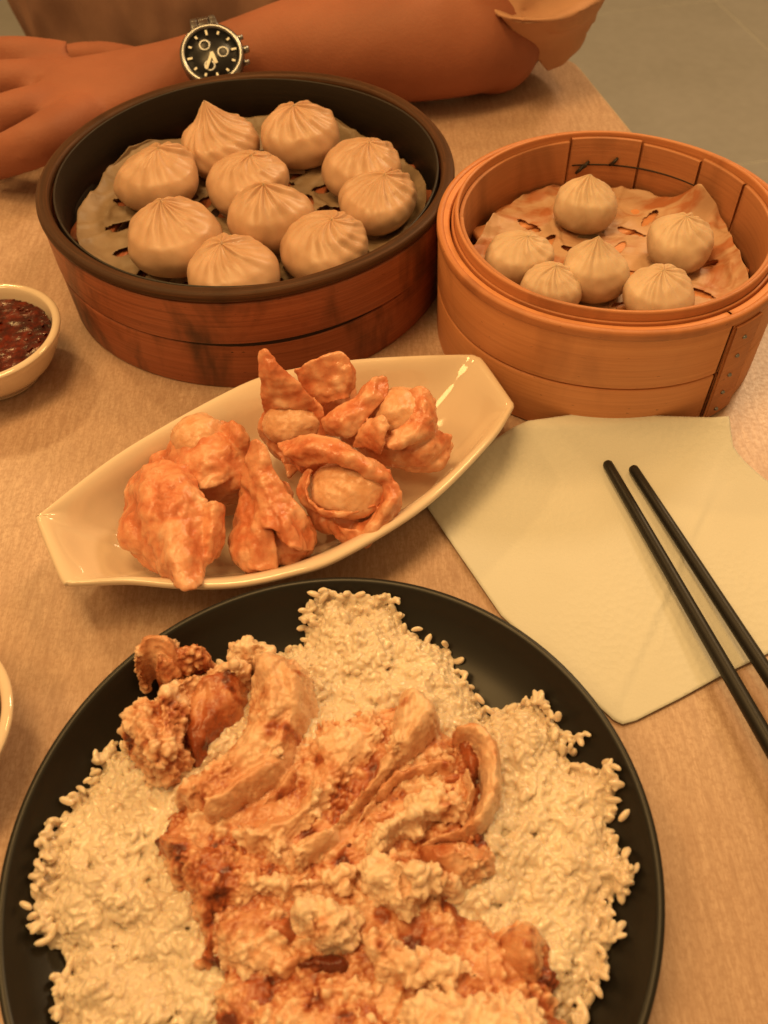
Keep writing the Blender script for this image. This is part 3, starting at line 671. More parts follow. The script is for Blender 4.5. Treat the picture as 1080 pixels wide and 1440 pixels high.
RO = [(150, 1058), (120, 1110), (75, 1165), (66, 1215), (52, 1270), (62, 1310), (100, 1345), (82, 1390), (85, 1440), (110, 1510), (200, 1570), (350, 1610), (520, 1610), (680, 1580), (760, 1510), (800, 1450), (835, 1390), (856, 1320), (845, 1275), (878, 1238),
      (862, 1180), (856, 1095), (805, 1075), (770, 1000), (735, 985), (690, 995), (660, 960), (622, 905), (570, 885), (545, 850), (500, 855), (465, 842), (432, 868), (425, 905), (330, 915), (250, 980), (200, 1040)]
RP = np.array([tuple(G(u, v_, .026))[:2] for u, v_ in RO]); RP = closed_spline(RP, 260)
def inside(p):
    x, y = p; A = RP; B = np.roll(RP, -1, 0); c_ = ((A[:, 1] > y) != (B[:, 1] > y)); xs = (B[:, 0] - A[:, 0]) * (y - A[:, 1]) / (B[:, 1] - A[:, 1] + 1e-12) + A[:, 0]
    return bool((c_ & (x < xs)).sum() % 2)
def edged(p): return float(np.sqrt(((RP - np.array(p)) ** 2).sum(1)).min())
def platez(p):
    r = math.hypot(p[0] - PC[0], p[1] - PC[1]); return float(np.interp(r, [0, .080, .095, .112, .124, .130], [.008, .0085, .0108, .0175, .0265, .034]))
def rh(x, y, d):
    base = platez((x, y)); pr_ = math.hypot(x - PC[0], y - PC[1])
    h_ = .0125 * (1 - math.exp(-d / .007)) + .020 * (1 - math.exp(-d / .035))
    h_ *= 1 + .28 * nz((x, y, 0), 26, 3) + .16 * nz((x, y, 0), 60, 5)
    h_ += .0070 * (.45 - noise.voronoi(Vector((x * 68 + nz((x, y, 0), 90), y * 75, .3)))[0][0])
    z = max(.0085, base) + h_ - max(0, base - .012) * .55
    return z if z < .036 else .036 + (z - .036) * .35
def grain(seed):
    g_ = np.random.default_rng(seed); L, w_ = .0035 * g_.uniform(.75, 1.12), .00168 * g_.uniform(.88, 1.12); vs, fs = [], []; n, m = 6, 6; bend = g_.uniform(-.0006, .0006)
    vs.append((-L, 0, 0))
    for j in range(1, m):
        t_ = -1 + 2 * j / m; rr = w_ * (1 - abs(t_) ** 2.2) ** .6
        for k in range(n): a = 2 * math.pi * k / n; vs.append((t_ * L, rr * math.cos(a), rr * .85 * math.sin(a) + bend * (1 - t_ * t_)))
    vs.append((L, 0, 0)); e = len(vs) - 1
    for k in range(n): fs.append((0, 1 + (k + 1) % n, 1 + k))
    for j in range(m - 2):
        for k in range(n): a = 1 + j * n; fs.append((a + k, a + (k + 1) % n, a + n + (k + 1) % n, a + n + k))
    a = 1 + (m - 2) * n
    for k in range(n): fs.append((a + k, a + (k + 1) % n, e))
    return np.array(vs), fs
GR = [grain(s) for s in range(8)]
gv, gf, off = [], [], 0
mn, mx = RP.min(0), RP.max(0)
def add_grain(x, y, z, tilt):
    global off
    if math.hypot(x - PC[0], y - PC[1]) > .1265: return
    V, Fc = GR[int(rng.integers(8))]; sc_ = rng.uniform(.85, 1.2); az = rng.uniform(0, 2 * math.pi); ti = rng.normal(0, tilt); ro = rng.uniform(0, 6.28)
    Mx = (Matrix.Rotation(az, 3, 'Z') @ Matrix.Rotation(ti, 3, 'Y') @ Matrix.Rotation(ro, 3, 'X')); A = np.array(Mx) * sc_
    gv.append(V @ A.T + np.array((x, y, z))); gf.extend([tuple(i + off for i in q) for q in Fc]); off += len(V)
cnt = 0
while cnt < 20000:
    x, y = rng.uniform(mn[0], mx[0]), rng.uniform(mn[1], mx[1])
    if not inside((x, y)): continue
    d = edged((x, y)); z = rh(x, y, d) + .0022 * nz((x, y, 0), 130, 9)
    dz = abs(rng.normal(0, .0015)); add_grain(x, y, z - dz + .0009, .38); cnt += 1
    if d < .012: add_grain(x, y, max(platez((x, y)) + .0012, z - rng.uniform(.001, .007)), .6); cnt += 1
for i in range(420):                         # loose grains spilling out of the ragged edge
    k = int(rng.integers(len(RP))); q = RP[k] + rng.normal(0, .0014, 2)
    add_grain(q[0], q[1], platez(q) + rng.uniform(.0012, .0075), .6)
for cu, cv, nn_, rr_ in ((470, 860, 60, .008), (525, 862, 50, .006), (785, 1045, 40, .006), (850, 1105, 40, .006), (868, 1232, 30, .005), (850, 1300, 26, .005), (75, 1240, 30, .005), (95, 1300, 30, .006), (160, 1075, 30, .005)):
    p = G(cu, cv, .028)
    for i in range(nn_):
        q = (p.x + rng.normal(0, rr_ * .8), p.y + rng.normal(0, rr_ * .8)); add_grain(q[0], q[1], platez(q) + .002 + abs(rng.normal(0, .003)), .7)
rice_org = (*PC, .01)
V, Fc, N = remesh(np.vstack(gv), gf, .00048, 1, .3)
o = mk('cooked_rice', V, Fc, M['rice'], origin=rice_org); tag(o, 'mound of white rice grains heaped across the black plate', 'rice', kind='stuff')
# the packed inside of the mound
n = 170; vs, fs, idx = [], [], {}
for i in range(n + 1):
    for j in range(n + 1):
        x = mn[0] + (mx[0] - mn[0]) * i / n; y = mn[1] + (mx[1] - mn[1]) * j / n
        if inside((x, y)):
            d = edged((x, y))
            if d < .0035: continue
            idx[i, j] = len(vs); vs.append((x, y, max(platez((x, y)) + .0004, rh(x, y, d) - .0006 + .0006 * nz((x, y, 0), 400) - .006 * math.exp(-d / .006))))
for i in range(n):
    for j in range(n):
        q = [(i, j), (i + 1, j), (i + 1, j + 1), (i, j + 1)]
        if all(k in idx for k in q): fs.append([idx[k] for k in q])
b = mk('packed_rice', vs, fs, M['rice'], o); b['kind'] = 'stuff'

def _h(ix, iy, seed, k):
    n_ = (ix.astype(np.int64) * 374761393 + iy.astype(np.int64) * 668265263 + int(seed * 7919 + k * 104729)) & 0x7fffffff
    n_ = ((n_ ^ (n_ >> 13)) * 1274126177) & 0x7fffffff; n_ = ((n_ ^ (n_ >> 16)) * 1911520717) & 0x7fffffff
    return ((n_ ^ (n_ >> 11)) & 0xffff) / 65535.0
def pn(x, y, s_, seed=0):
    """2-D gradient noise, about -1..1"""
    X, Y = x * s_ + 100, y * s_ + 100; ix, iy = np.floor(X), np.floor(Y); fx, fy = X - ix, Y - iy; ux, uy = fx * fx * (3 - 2 * fx), fy * fy * (3 - 2 * fy); r = 0
    def g(a, b): an = _h(ix + a, iy + b, seed, 1) * 6.2832; return np.cos(an) * (fx - a) + np.sin(an) * (fy - b)
    return ((g(0, 0) * (1 - ux) + g(1, 0) * ux) * (1 - uy) + (g(0, 1) * (1 - ux) + g(1, 1) * ux) * uy) * 1.5
def fb(x, y, s_, seed=0, o=4, p=.55): return sum(pn(x, y, s_ * 2.07 ** k, seed + k * 17) * p ** k for k in range(o))
def wor(x, y, s_, seed=0):
    """distance to the nearest jittered cell point, in cells"""
    X, Y = x * s_ + 100, y * s_ + 100; ix, iy = np.floor(X), np.floor(Y); best = np.full(X.shape, 9.)
    for a in (-1, 0, 1):
        for b in (-1, 0, 1):
            px_, py_ = ix + a + _h(ix + a, iy + b, seed, 2), iy + b + _h(ix + a, iy + b, seed, 3); best = np.minimum(best, np.hypot(X - px_, Y - py_))
    return best
def _h3(ix, iy, iz, seed, k): return _h(ix + iz * 57, iy - iz * 131, seed, k)
def wor3(P, s_, seed=0):
    Q = P * s_ + 100; I = np.floor(Q); best = np.full(len(P), 9.)
    for a in (-1, 0, 1):
        for b in (-1, 0, 1):
            for c in (-1, 0, 1):
                J = I + (a, b, c); o_ = [J[:, i] + _h3(J[:, 0], J[:, 1], J[:, 2], seed, 2 + i) for i in range(3)]
                best = np.minimum(best, np.sqrt((Q[:, 0] - o_[0]) ** 2 + (Q[:, 1] - o_[1]) ** 2 + (Q[:, 2] - o_[2]) ** 2))
    return best
def vn3(P, s_, seed=0):
    Q = P * s_ + 100; I = np.floor(Q); f_ = Q - I; u = f_ * f_ * (3 - 2 * f_); r = 0
    for a in (0, 1):
        for b in (0, 1):
            for c in (0, 1):
                r = r + _h3(I[:, 0] + a, I[:, 1] + b, I[:, 2] + c, seed, 9) * (u[:, 0] if a else 1 - u[:, 0]) * (u[:, 1] if b else 1 - u[:, 1]) * (u[:, 2] if c else 1 - u[:, 2])
    return r * 2 - 1
def segdist(X, Y, A, closed=True):
    B = np.roll(A, -1, 0) if closed else A[1:]; A_ = A if closed else A[:-1]; D = np.full(X.shape, 9.); ins = np.zeros(X.shape, bool)
    for (ax_, ay_), (bx, by) in zip(A_, B):
        dx, dy = bx - ax_, by - ay_; L = dx * dx + dy * dy + 1e-15; t_ = np.clip(((X - ax_) * dx + (Y - ay_) * dy) / L, 0, 1); D = np.minimum(D, np.hypot(X - ax_ - t_ * dx, Y - ay_ - t_ * dy))
        if closed: ins ^= ((ay_ > Y) != (by > Y)) & (X < (bx - ax_) * (Y - ay_) / (by - ay_ + 1e-15) + ax_)
    return D, ins
gC = 'pieces of fried chicken on the rice'
def crop(pts, z): return np.array([tuple(G(112 + x / 1.28, 816 + y / 1.28, z))[:2] for x, y in pts])
def chicken(label, layers, seed, res=.00042):
    """layers: dicts poly, zb, top, w, crag, tone, grain(angle, amp), tilt, ridges[(pts, amp, width)]"""
    L = []
    for l in layers:
        A = closed_spline(crop(l['poly'], l['top'] - .006), max(40, len(l['poly']) * 5)); L.append((l, A))
    allp = np.vstack([a for _, a in L]); lo, hi = allp.min(0) - .003, allp.max(0) + .003
    nx, ny = int((hi[0] - lo[0]) / res), int((hi[1] - lo[1]) / res)
    X, Y = np.meshgrid(np.linspace(lo[0], hi[0], nx), np.linspace(lo[1], hi[1], ny), indexing='ij')
    Hh = np.full(X.shape, -1.); T = np.zeros(X.shape); Kb = np.zeros(X.shape); CG = np.zeros(X.shape)
    for n_, (l, A) in enumerate(L):
        sd = seed * 31 + n_ * 7; cg = l.get('crag', .5); wrp = .0009 + .0012 * cg
        WX = X + wrp * pn(X, Y, 150, sd) + .0006 * pn(X, Y, 420, sd + 1); WY = Y + wrp * pn(X, Y, 150, sd + 2) + .0006 * pn(X, Y, 420, sd + 3)
        D, ins = segdist(WX, WY, A); d = np.where(ins, D, -D); w_ = l.get('w', .006) * 1.35
        e = np.clip(d / w_, 0, 1); pr_ = np.sqrt(np.clip(1 - (1 - e) ** 2, 0, 1)); zb_, tp = l.get('zb', .028), l['top']
        c_ = A.mean(0); tl = l.get('tilt', (0, 0)); top_ = tp + tl[0] * (X - c_[0]) + tl[1] * (Y - c_[1])
        h_ = zb_ + (top_ - zb_) * pr_
        soft = np.clip(d / .002, 0, 1)
        h_ += soft * (.0016 * fb(X, Y, 55, sd + 4, 3) + .0004 * pn(X, Y, 260, sd + 9))
        for pts, amp, wd in l.get('ridges', ()):
            Rd, _ = segdist(WX, WY, crom([tuple(q) for q in crop(pts, tp)], 24), False); h_ += soft * amp * np.exp(-(Rd / wd) ** 2)
        msk = np.clip(fb(X, Y, 60, sd + 20, 3) * 1.6 + (cg - .5) * 3.2 + .5, 0, 1)
        if 'grain' in l:
            an, am = l['grain']; ca, sa = math.cos(R(an)), math.sin(R(an)); U = WX * ca + WY * sa; Vv = -WX * sa + WY * ca
            h_ += soft * am * (pn(U * 70, Vv * 520, 1, sd + 40) + .6 * pn(U * 120, Vv * 1100, 1, sd + 41)) * (1 - msk * .6)
        h_ = np.where(d > 0, h_, np.where(d > -res * 1.5, zb_ - .001, -1))
        tone = l.get('tone', .5) - .045 + .20 * fb(X, Y, 45, sd + 50, 3)
        br = np.clip(fb(X, Y, 75, sd + 60, 3) * 2.2 - 1.0 + l.get('burn', 0), 0, 1); tone = tone - .30 * br
        up = h_ > Hh; CG = np.where(up, cg, CG); Hh = np.where(up, h_, Hh); T = np.where(up, tone, T); Kb = np.where(up, msk, Kb)
    ok = Hh > 0; idx = -np.ones(X.shape, int); idx[ok] = np.arange(ok.sum()); V = np.c_[X[ok], Y[ok], Hh[ok]]
    q = np.stack([idx[:-1, :-1], idx[1:, :-1], idx[1:, 1:], idx[:-1, 1:]], -1).reshape(-1, 4); q = q[(q >= 0).all(1)]
    nv = len(V); Bt = V.copy(); Bt[:, 2] = V[:, 2].min() - .004; qb = q[:, ::-1] + nv
    E = np.concatenate([q[:, [0, 1]], q[:, [1, 2]], q[:, [2, 3]], q[:, [3, 0]]]); key = E[:, 0] * nv + E[:, 1]; rev = E[:, 1] * nv + E[:, 0]; bd = E[~np.isin(key, rev)]
    sd_ = np.stack([bd[:, 1], bd[:, 0], bd[:, 0] + nv, bd[:, 1] + nv], -1)
    V, Fc, N = remesh(np.vstack([V, Bt]), np.vstack([q, qb, sd_]).tolist(), .00068, 2, .5)
    gx = np.clip(((V[:, 0] - lo[0]) / (hi[0] - lo[0]) * (nx - 1)).round().astype(int), 0, nx - 1); gy = np.clip(((V[:, 1] - lo[1]) / (hi[1] - lo[1]) * (ny - 1)).round().astype(int), 0, ny - 1)
    ms, tn, cgv = Kb[gx, gy], T[gx, gy], CG[gx, gy]; tn = np.where(tn == 0, tn[tn != 0].mean(), tn)
    Q = V + .0011 * np.c_[vn3(V, 240, seed), vn3(V, 240, seed + 1), vn3(V, 240, seed + 2)]
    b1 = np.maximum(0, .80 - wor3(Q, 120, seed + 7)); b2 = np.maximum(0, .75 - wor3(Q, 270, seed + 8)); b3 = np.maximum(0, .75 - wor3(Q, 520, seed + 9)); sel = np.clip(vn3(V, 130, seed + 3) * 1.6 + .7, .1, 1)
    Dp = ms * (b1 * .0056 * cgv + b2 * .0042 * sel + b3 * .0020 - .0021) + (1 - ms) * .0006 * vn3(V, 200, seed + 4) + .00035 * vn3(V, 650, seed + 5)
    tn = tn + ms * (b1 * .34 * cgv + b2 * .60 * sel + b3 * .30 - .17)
    V = V + N * Dp[:, None]
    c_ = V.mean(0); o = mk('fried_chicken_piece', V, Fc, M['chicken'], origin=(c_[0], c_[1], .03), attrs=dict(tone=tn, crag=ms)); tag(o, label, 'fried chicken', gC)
chicken('small curled crispy scrap of batter at the upper left plate rim', [
    dict(poly=[(97, 150), (105, 115), (145, 97), (172, 108), (182, 130), (176, 160), (152, 176), (132, 165), (128, 140), (112, 142), (108, 160)], zb=.036, top=.058, w=.0035, crag=.55, tone=.34, ridges=[([(100, 150), (125, 112), (165, 112), (172, 150), (145, 165), (140, 140)], .0028, .0012), ([(118, 150), (140, 125), (158, 140)], -.004, .0012)]),
    dict(poly=[(172, 132), (192, 118), (215, 113), (233, 126), (226, 146), (200, 150), (180, 155)], zb=.036, top=.056, w=.003, crag=.4, tone=.24)], 1)
chicken('knobbly battered chicken slice at the left with a smooth brown side', [
    dict(poly=[(72, 245), (85, 225), (110, 205), (135, 198), (160, 172), (200, 160), (240, 143), (272, 128), (300, 138), (302, 165), (262, 180), (215, 195), (197, 230), (190, 280), (186, 320), (170, 345), (140, 354), (108, 335), (85, 300), (70, 270)], zb=.026, top=.056, w=.009, crag=.85, tone=.46, burn=.3, ridges=[([(85, 240), (110, 270), (130, 320)], .003, .003), ([(150, 200), (165, 250), (170, 320)], .003, .003), ([(130, 215), (140, 260), (150, 330)], -.003, .0016)]),
    dict(poly=[(200, 190), (240, 163), (292, 148), (301, 180), (292, 228), (266, 262), (238, 296), (205, 326), (188, 300), (188, 245)], zb=.024, top=.0500, w=.006, crag=.12, tone=.30, burn=.35, grain=(65, .0004), tilt=(-.12, .05), ridges=[([(225, 190), (215, 250), (205, 300)], -.0022, .0018)])], 2)
chicken('long smooth tan chicken slice lying diagonally, second from the left', [
    dict(poly=[(262, 125), (275, 105), (310, 102), (350, 122), (345, 140), (300, 150), (270, 145)], zb=.026, top=.050, w=.005, crag=.9, tone=.72),
    dict(poly=[(306, 128), (345, 122), (395, 138), (420, 165), (424, 220), (408, 262), (385, 318), (372, 345), (330, 378), (280, 415), (235, 430), (200, 418), (172, 392), (163, 365), (190, 335), (228, 312), (262, 285), (288, 246), (300, 205), (303, 165)], zb=.026, top=.0550, w=.0095, crag=.34, tone=.52, grain=(60, .0003), burn=.0, tilt=(.05, .12), ridges=[([(330, 150), (345, 230), (300, 300), (230, 360)], .0020, .004), ([(380, 170), (395, 230), (360, 300)], .0016, .003), ([(362, 160), (372, 230), (330, 300)], -.0016, .002)]),
    dict(poly=[(170, 370), (205, 350), (250, 330), (275, 345), (240, 370), (215, 400), (215, 425), (185, 408), (165, 395)], zb=.026, top=.0520, w=.005, crag=.75, tone=.56),
    dict(poly=[(212, 412), (235, 384), (285, 350), (335, 322), (368, 318), (372, 340), (340, 368), (300, 394), (262, 420), (230, 430)], zb=.030, top=.0560, w=.0045, crag=.10, tone=.62, grain=(35, .0002), tilt=(0, .05)),
    dict(poly=[(290, 418), (335, 385), (380, 332), (402, 345), (392, 378), (360, 402), (320, 425)], zb=.028, top=.0475, w=.005, crag=.2, tone=.40, tilt=(.1, 0))], 3)
chicken('broad glistening chicken slice in the centre with crumbly coating', [
    dict(poly=[(178, 395), (240, 330), (300, 255), (400, 270), (440, 250), (560, 225), (640, 260), (700, 300), (742, 420), (745, 520), (660, 590), (500, 600), (330, 600), (200, 560), (140, 470)], zb=.030, top=.0425, w=.012, crag=.62, tone=.38, burn=.3),  # low base, coloured darker so the gaps between strips look shaded
    dict(poly=[(405, 300), (425, 268), (470, 248), (515, 224), (545, 232), (562, 262), (545, 312), (505, 352), (468, 402), (432, 442), (398, 472), (388, 515), (350, 522), (312, 505), (280, 482), (262, 452), (285, 438), (335, 425), (385, 402), (405, 350)], zb=.026, top=.0490, w=.008, crag=.52, tone=.52, grain=(40, .0003), ridges=[([(420, 380), (380, 430), (300, 460)], .0024, .005)]),
    dict(poly=[(572, 210), (605, 196), (636, 212), (652, 248), (634, 288), (596, 318), (562, 348), (532, 382), (494, 422), (458, 462), (432, 492), (396, 522), (382, 505), (398, 472), (440, 436), (480, 392), (520, 345), (545, 305), (560, 258)], zb=.028, top=.0560, w=.0050, crag=.30, tone=.56, grain=(52, .0006), tilt=(.0, .12), ridges=[([(600, 215), (592, 270), (545, 330), (490, 395), (425, 470)], -.0014, .0016), ([(620, 240), (590, 300), (540, 350)], .0012, .0018)]),
    dict(poly=[(385, 470), (420, 450), (455, 440), (470, 460), (440, 490), (410, 515), (385, 530), (370, 505)], zb=.03, top=.054, w=.004, crag=.35, tone=.44, ridges=[([(395, 480), (420, 480), (410, 500)], -.003, .0012)])], 4)
chicken('hook shaped strip of chicken skin curling round shredded meat at the right', [
    dict(poly=[(540, 355), (600, 325), (668, 285), (705, 320), (712, 400), (670, 440), (610, 470), (545, 505), (470, 515), (420, 515), (455, 480), (500, 420)], zb=.024, top=.0420, w=.006, crag=.45, tone=.32, grain=(15, .0022), burn=.35),
    dict(poly=[(560, 352), (610, 335), (660, 325), (672, 345), (630, 350), (590, 362), (560, 380), (520, 420), (490, 450), (500, 430), (530, 390)], zb=.036, top=.0500, w=.002, crag=.1, tone=.48, grain=(35, .0014)),
    dict(poly=[(668, 268), (698, 256), (735, 265), (757, 298), (764, 350), (757, 402), (735, 442), (700, 460), (655, 470), (612, 474), (600, 464), (640, 452), (682, 438), (707, 412), (720, 370), (720, 330), (706, 298), (682, 290)], zb=.026, top=.0545, w=.0038, crag=.18, tone=.54, grain=(85, .0007), tilt=(.1, .05), ridges=[([(735, 290), (742, 350), (730, 410), (680, 450)], -.0014, .0010)]),
    dict(poly=[(678, 288), (704, 296), (720, 330), (716, 372), (700, 372), (688, 330)], zb=.026, top=.0470, w=.003, crag=.05, tone=.10, grain=(85, .001)),
    dict(poly=[(690, 348), (702, 345), (712, 380), (704, 412), (692, 420), (696, 385)], zb=.036, top=.0525, w=.0016, crag=.05, tone=.62, grain=(85, .0006)),
    dict(poly=[(518, 462), (545, 436), (580, 410), (600, 378), (632, 364), (672, 376), (698, 404), (684, 424), (640, 432), (604, 452), (572, 468), (545, 492), (526, 492)], zb=.028, top=.0560, w=.0045, crag=.85, tone=.66, ridges=[([(530, 485), (540, 460), (570, 450)], -.003, .0014)])], 5)
chicken('flat orange tongue of chicken under the hook shaped strip', [
    dict(poly=[(600, 476), (650, 462), (700, 462), (742, 480), (752, 515), (722, 548), (682, 558), (640, 545), (612, 515)], zb=.024, top=.0500, w=.0065, crag=.30, tone=.46, grain=(-20, .0005), tilt=(-.12, .1), ridges=[([(620, 500), (680, 495), (735, 505)], .0018, .002)])], 6)
chicken('knobbly pale lumps of crispy batter in the middle of the plate', [
    dict(poly=[(498, 500), (535, 486), (580, 484), (622, 500), (662, 518), (682, 542), (662, 558), (632, 562), (606, 592), (572, 602), (540, 582), (518, 560), (500, 535)], zb=.028, top=.0570, w=.0065, crag=.85, tone=.66, ridges=[([(560, 500), (590, 520), (640, 535)], .002, .003), ([(590, 560), (585, 530), (560, 515)], -.0035, .0016)]),
    dict(poly=[(380, 572), (430, 556), (480, 572), (506, 600), (502, 640), (470, 664), (430, 670), (400, 645), (374, 602)], zb=.026, top=.0555, w=.006, crag=.95, tone=.66, ridges=[([(424, 600), (436, 625)], -.004, .0009)]),
    dict(poly=[(300, 525), (350, 520), (400, 530), (450, 520), (505, 505), (512, 545), (480, 568), (430, 560), (385, 578), (330, 570), (300, 548)], zb=.024, top=.0500, w=.006, crag=.85, tone=.56)], 7)
chicken('dark browned crispy edge of chicken at the front left', [
    dict(poly=[(118, 458), (150, 445), (185, 448), (220, 462), (262, 470), (300, 498), (345, 522), (350, 560), (300, 590), (255, 600), (246, 650), (256, 692), (205, 694), (212, 640), (196, 590), (170, 530), (140, 488)], zb=.022, top=.0500, w=.0065, crag=.75, tone=.32, burn=.2, ridges=[([(150, 465), (200, 500), (240, 560)], .002, .003)]),
    dict(poly=[(242, 596), (300, 580), (350, 570), (385, 590), (400, 640), (442, 680), (404, 716), (345, 732), (285, 722), (238, 692), (226, 640)], zb=.022, top=.0480, w=.007, crag=.7, tone=.44, burn=.3),
    dict(poly=[(318, 605), (352, 592), (385, 605), (398, 640), (378, 664), (340, 655), (315, 632)], zb=.03, top=.0500, w=.006, crag=.08, tone=.22, burn=.2)], 8)
chicken('craggy mass of pale crispy batter at the front right', [
    dict(poly=[(215, 560), (330, 520), (500, 490), (640, 540), (700, 600), (760, 620), (840, 640), (860, 760), (872, 890), (300, 890), (240, 740), (205, 640)], zb=.028, top=.0425, w=.010, crag=.7, tone=.36, burn=.35),  # base under the lumps; its dark tone paints shade into the gaps
    dict(poly=[(498, 640), (540, 618), (592, 648), (640, 652), (700, 676), (742, 700), (760, 722), (700, 740), (620, 745), (560, 735), (520, 705)], zb=.024, top=.0500, w=.007, crag=.88, tone=.58, burn=.1),
    dict(poly=[(570, 760), (600, 725), (640, 722), (700, 728), (760, 722), (815, 740), (850, 790), (870, 860), (700, 890), (580, 880), (566, 810)], zb=.024, top=.0560, w=.009, crag=1.0, tone=.66)], 9)
chicken('smooth orange knob of chicken at the front right', [
    dict(poly=[(752, 640), (780, 612), (818, 600), (844, 640), (848, 698), (826, 734), (790, 724), (756, 690)], zb=.024, top=.0490, w=.008, crag=.22, tone=.44, grain=(70, .0003), burn=.1)], 10)
chicken('dark crusted bottom slice of chicken at the very front', [
    dict(poly=[(280, 722), (345, 734), (404, 716), (452, 690), (505, 700), (562, 742), (572, 810), (575, 890), (440, 900), (330, 880), (296, 810), (268, 765)], zb=.022, top=.0455, w=.008, crag=.8, tone=.38, burn=.35),
    dict(poly=[(380, 690), (420, 672), (470, 668), (500, 690), (480, 715), (430, 720), (395, 712)], zb=.026, top=.047, w=.004, crag=.3, tone=.06, burn=.5)], 11)

# ------------------------------------------------------------------ napkin and chopsticks
NO = [(598, 708), (667, 644), (740, 612), (806, 585), (860, 586), (940, 588), (1002, 590), (1020, 598), (1031, 627), (1046, 650), (1082, 676), (1180, 740), (1225, 800), (1180, 860), (1082, 917), (1012, 951), (955, 982), (895, 1012), (876, 1017), (862, 1010), (780, 935), (705, 865), (650, 785)]
def flatpoly(pts, z): return np.array([tuple(G(u, v_, .014 if v_ < 595 else .008 if v_ < 640 and u > 900 else z))[:2] for u, v_ in pts])
def cloth(name, poly, zf, mat, th=.0008, n=110):
    mn_, mx_ = poly.min(0), poly.max(0); c_ = poly.mean(0); m = len(poly); K1 = 46; vs, fs = [], []
    P_ = []
    for i in range(m):                      # resample outline
        a, b_ = poly[i], poly[(i + 1) % m]; k = max(2, int(np.hypot(*(b_ - a)) / .004))
        for j in range(k): P_.append(a + (b_ - a) * j / k)
    P_ = np.array(P_); m = len(P_)
    for r_ in range(K1 + 1):
        s = 1 - (r_ / K1) * .98
        for q in P_: x, y = c_ + (q - c_) * s; vs.append((x, y, zf(x, y, 1 - s)))
    for r_ in range(K1):
        for i in range(m): j = (i + 1) % m; fs.append((r_ * m + i, r_ * m + j, (r_ + 1) * m + j, (r_ + 1) * m + i))
    fs.append(tuple(K1 * m + i for i in range(m)))
    o = mk(name, vs, fs, mat, origin=(c_[0], c_[1], .001))
    s_ = o.modifiers.new('thickness', 'SOLIDIFY'); s_.thickness = th * K; s_.offset = -1
    return o
NPp = flatpoly(NO, .003)
NPc = NPp.mean(0)
def nzf(x, y, d):
    # nearly flat, back edge lifted a little where the folded layers spring open
    dl_ = (x - y * .62) - (NPc[0] - NPc[1] * .62); base = .0022 + .0007 * math.exp(-((dl_ - .02) / .0022) ** 2) - .0005 * math.exp(-((dl_ - .0245) / .002) ** 2) + .0012 * nz((x, y, 0), 11, 2) + .0005 * nz((x, y, 0), 30, 4)
    back = max(0, (y - .338) / .036); base += .0110 * min(1.1, back) ** 2
    return max(.0014, base)
npk = cloth('napkin', NPp, nzf, M['napkin'], .0003); tag(npk, 'white embossed paper napkin folded flat under the black chopsticks', 'napkin')
c_ = NPp.mean(0)
low = c_ + (NPp - c_) * .985 + np.array((.0012, -.0012))
def nzl(x, y, d): return max(.0006, nzf(x, y, d) - .0008)
ly = cloth('lower_layer', low, nzl, M['napkin'], .0002); ly.parent = npk; ly.location = (0.0012 * K - 0.0012 * K, 0, 0)
def stick(label, a, b, ra, rb):
    A, B = Vector(a), Vector(b); d = (B - A); L = d.length; d.normalize(); pts, rad = [], []
    prof = [(-.0002, .35), (.0003, .75), (.0014, .97), (.003, 1.0)] + [(L * k / 12, None) for k in range(1, 12)] + [(L - .002, None), (L - .0005, -.8), (L, -.4)]
    for s, k in prof:
        t_ = min(1, max(0, s / L)); r = ra + (rb - ra) * t_
        if k: r *= abs(k)
        pts.append(A + d * s); rad.append(r)
    v, f = tube(pts, rad, 24); o = mk('chopstick', v, f, M['stick'], origin=a); tag(o, label, 'chopstick', 'pair of black chopsticks'); return o
za = .0068
a1, b1 = G(853, 650, za), G(1084, 1050, za + .006); a2, b2 = G(889, 657, za), G(1086, 958, za + .005)
stick('black chopstick nearer the plate, its tip farther from the right edge', a1, a1 + (b1 - a1).normalized() * .30, .0030, .0046)
stick('black chopstick on the right, nearer the edge of the picture', a2, a2 + (b2 - a2).normalized() * .30, .0030, .0046)

# ------------------------------------------------------------------ sauce bowls
def bowl(label, c, r, z, wall=.005):
    pf = [(0, .003), (r * .48, .003), (r * .50, .0008), (r * .56, .0008), (r * .60, .004), (r * .82, z * .42), (r * .96, z * .82), (r * .995, z * .95), (r, z), (r - wall * .3, z + .0012), (r - wall * .7, z + .0008), (r - wall, z - .002), (r * .84 - wall * .4, z * .55), (r * .6, z * .25), (r * .4, .007), (0, .006)]
    pr_ = [(0, .003)] + [tuple(p) for p in crom(pf[1:-1], 70)] + [(0, .006)]
    v, f = lathe(pr_, 96, c); o = mk('sauce_bowl', v, f, M['ceramic'], origin=(*c, 0)); tag(o, label, 'bowl', 'small white sauce bowls'); return o
b1c, b1r = (-.2585, .4645), .0510
bowl('small white bowl of dark chili sauce at the left edge', b1c, b1r, .036, .006)
v, f = lathe([(0, .0205), (.0300, .0205), (.0400, .0215)], 64, b1c)
vs = []
g_ = 60; vs, fs, idx = [], [], {}
for i in range(g_ + 1):
    for j in range(g_ + 1):
        x, y = (i / g_ * 2 - 1) * .0440, (j / g_ * 2 - 1) * .0440
        if math.hypot(x, y) < .0440: idx[i, j] = len(vs); vs.append((b1c[0] + x, b1c[1] + y, .0290 + .0007 * fbm((x, y, 0), 90, 2) + .0003 * nz((x, y, 0), 420, 3)))
for i in range(g_):
    for j in range(g_):
        q = [(i, j), (i + 1, j), (i + 1, j + 1), (i, j + 1)]
        if all(k in idx for k in q): fs.append([idx[k] for k in q])
ch = mk('chili_sauce', vs, fs, M['chili'], origin=(*b1c, .025)); tag(ch, 'dark red chili sauce filling the small white bowl', 'sauce')
fv = []
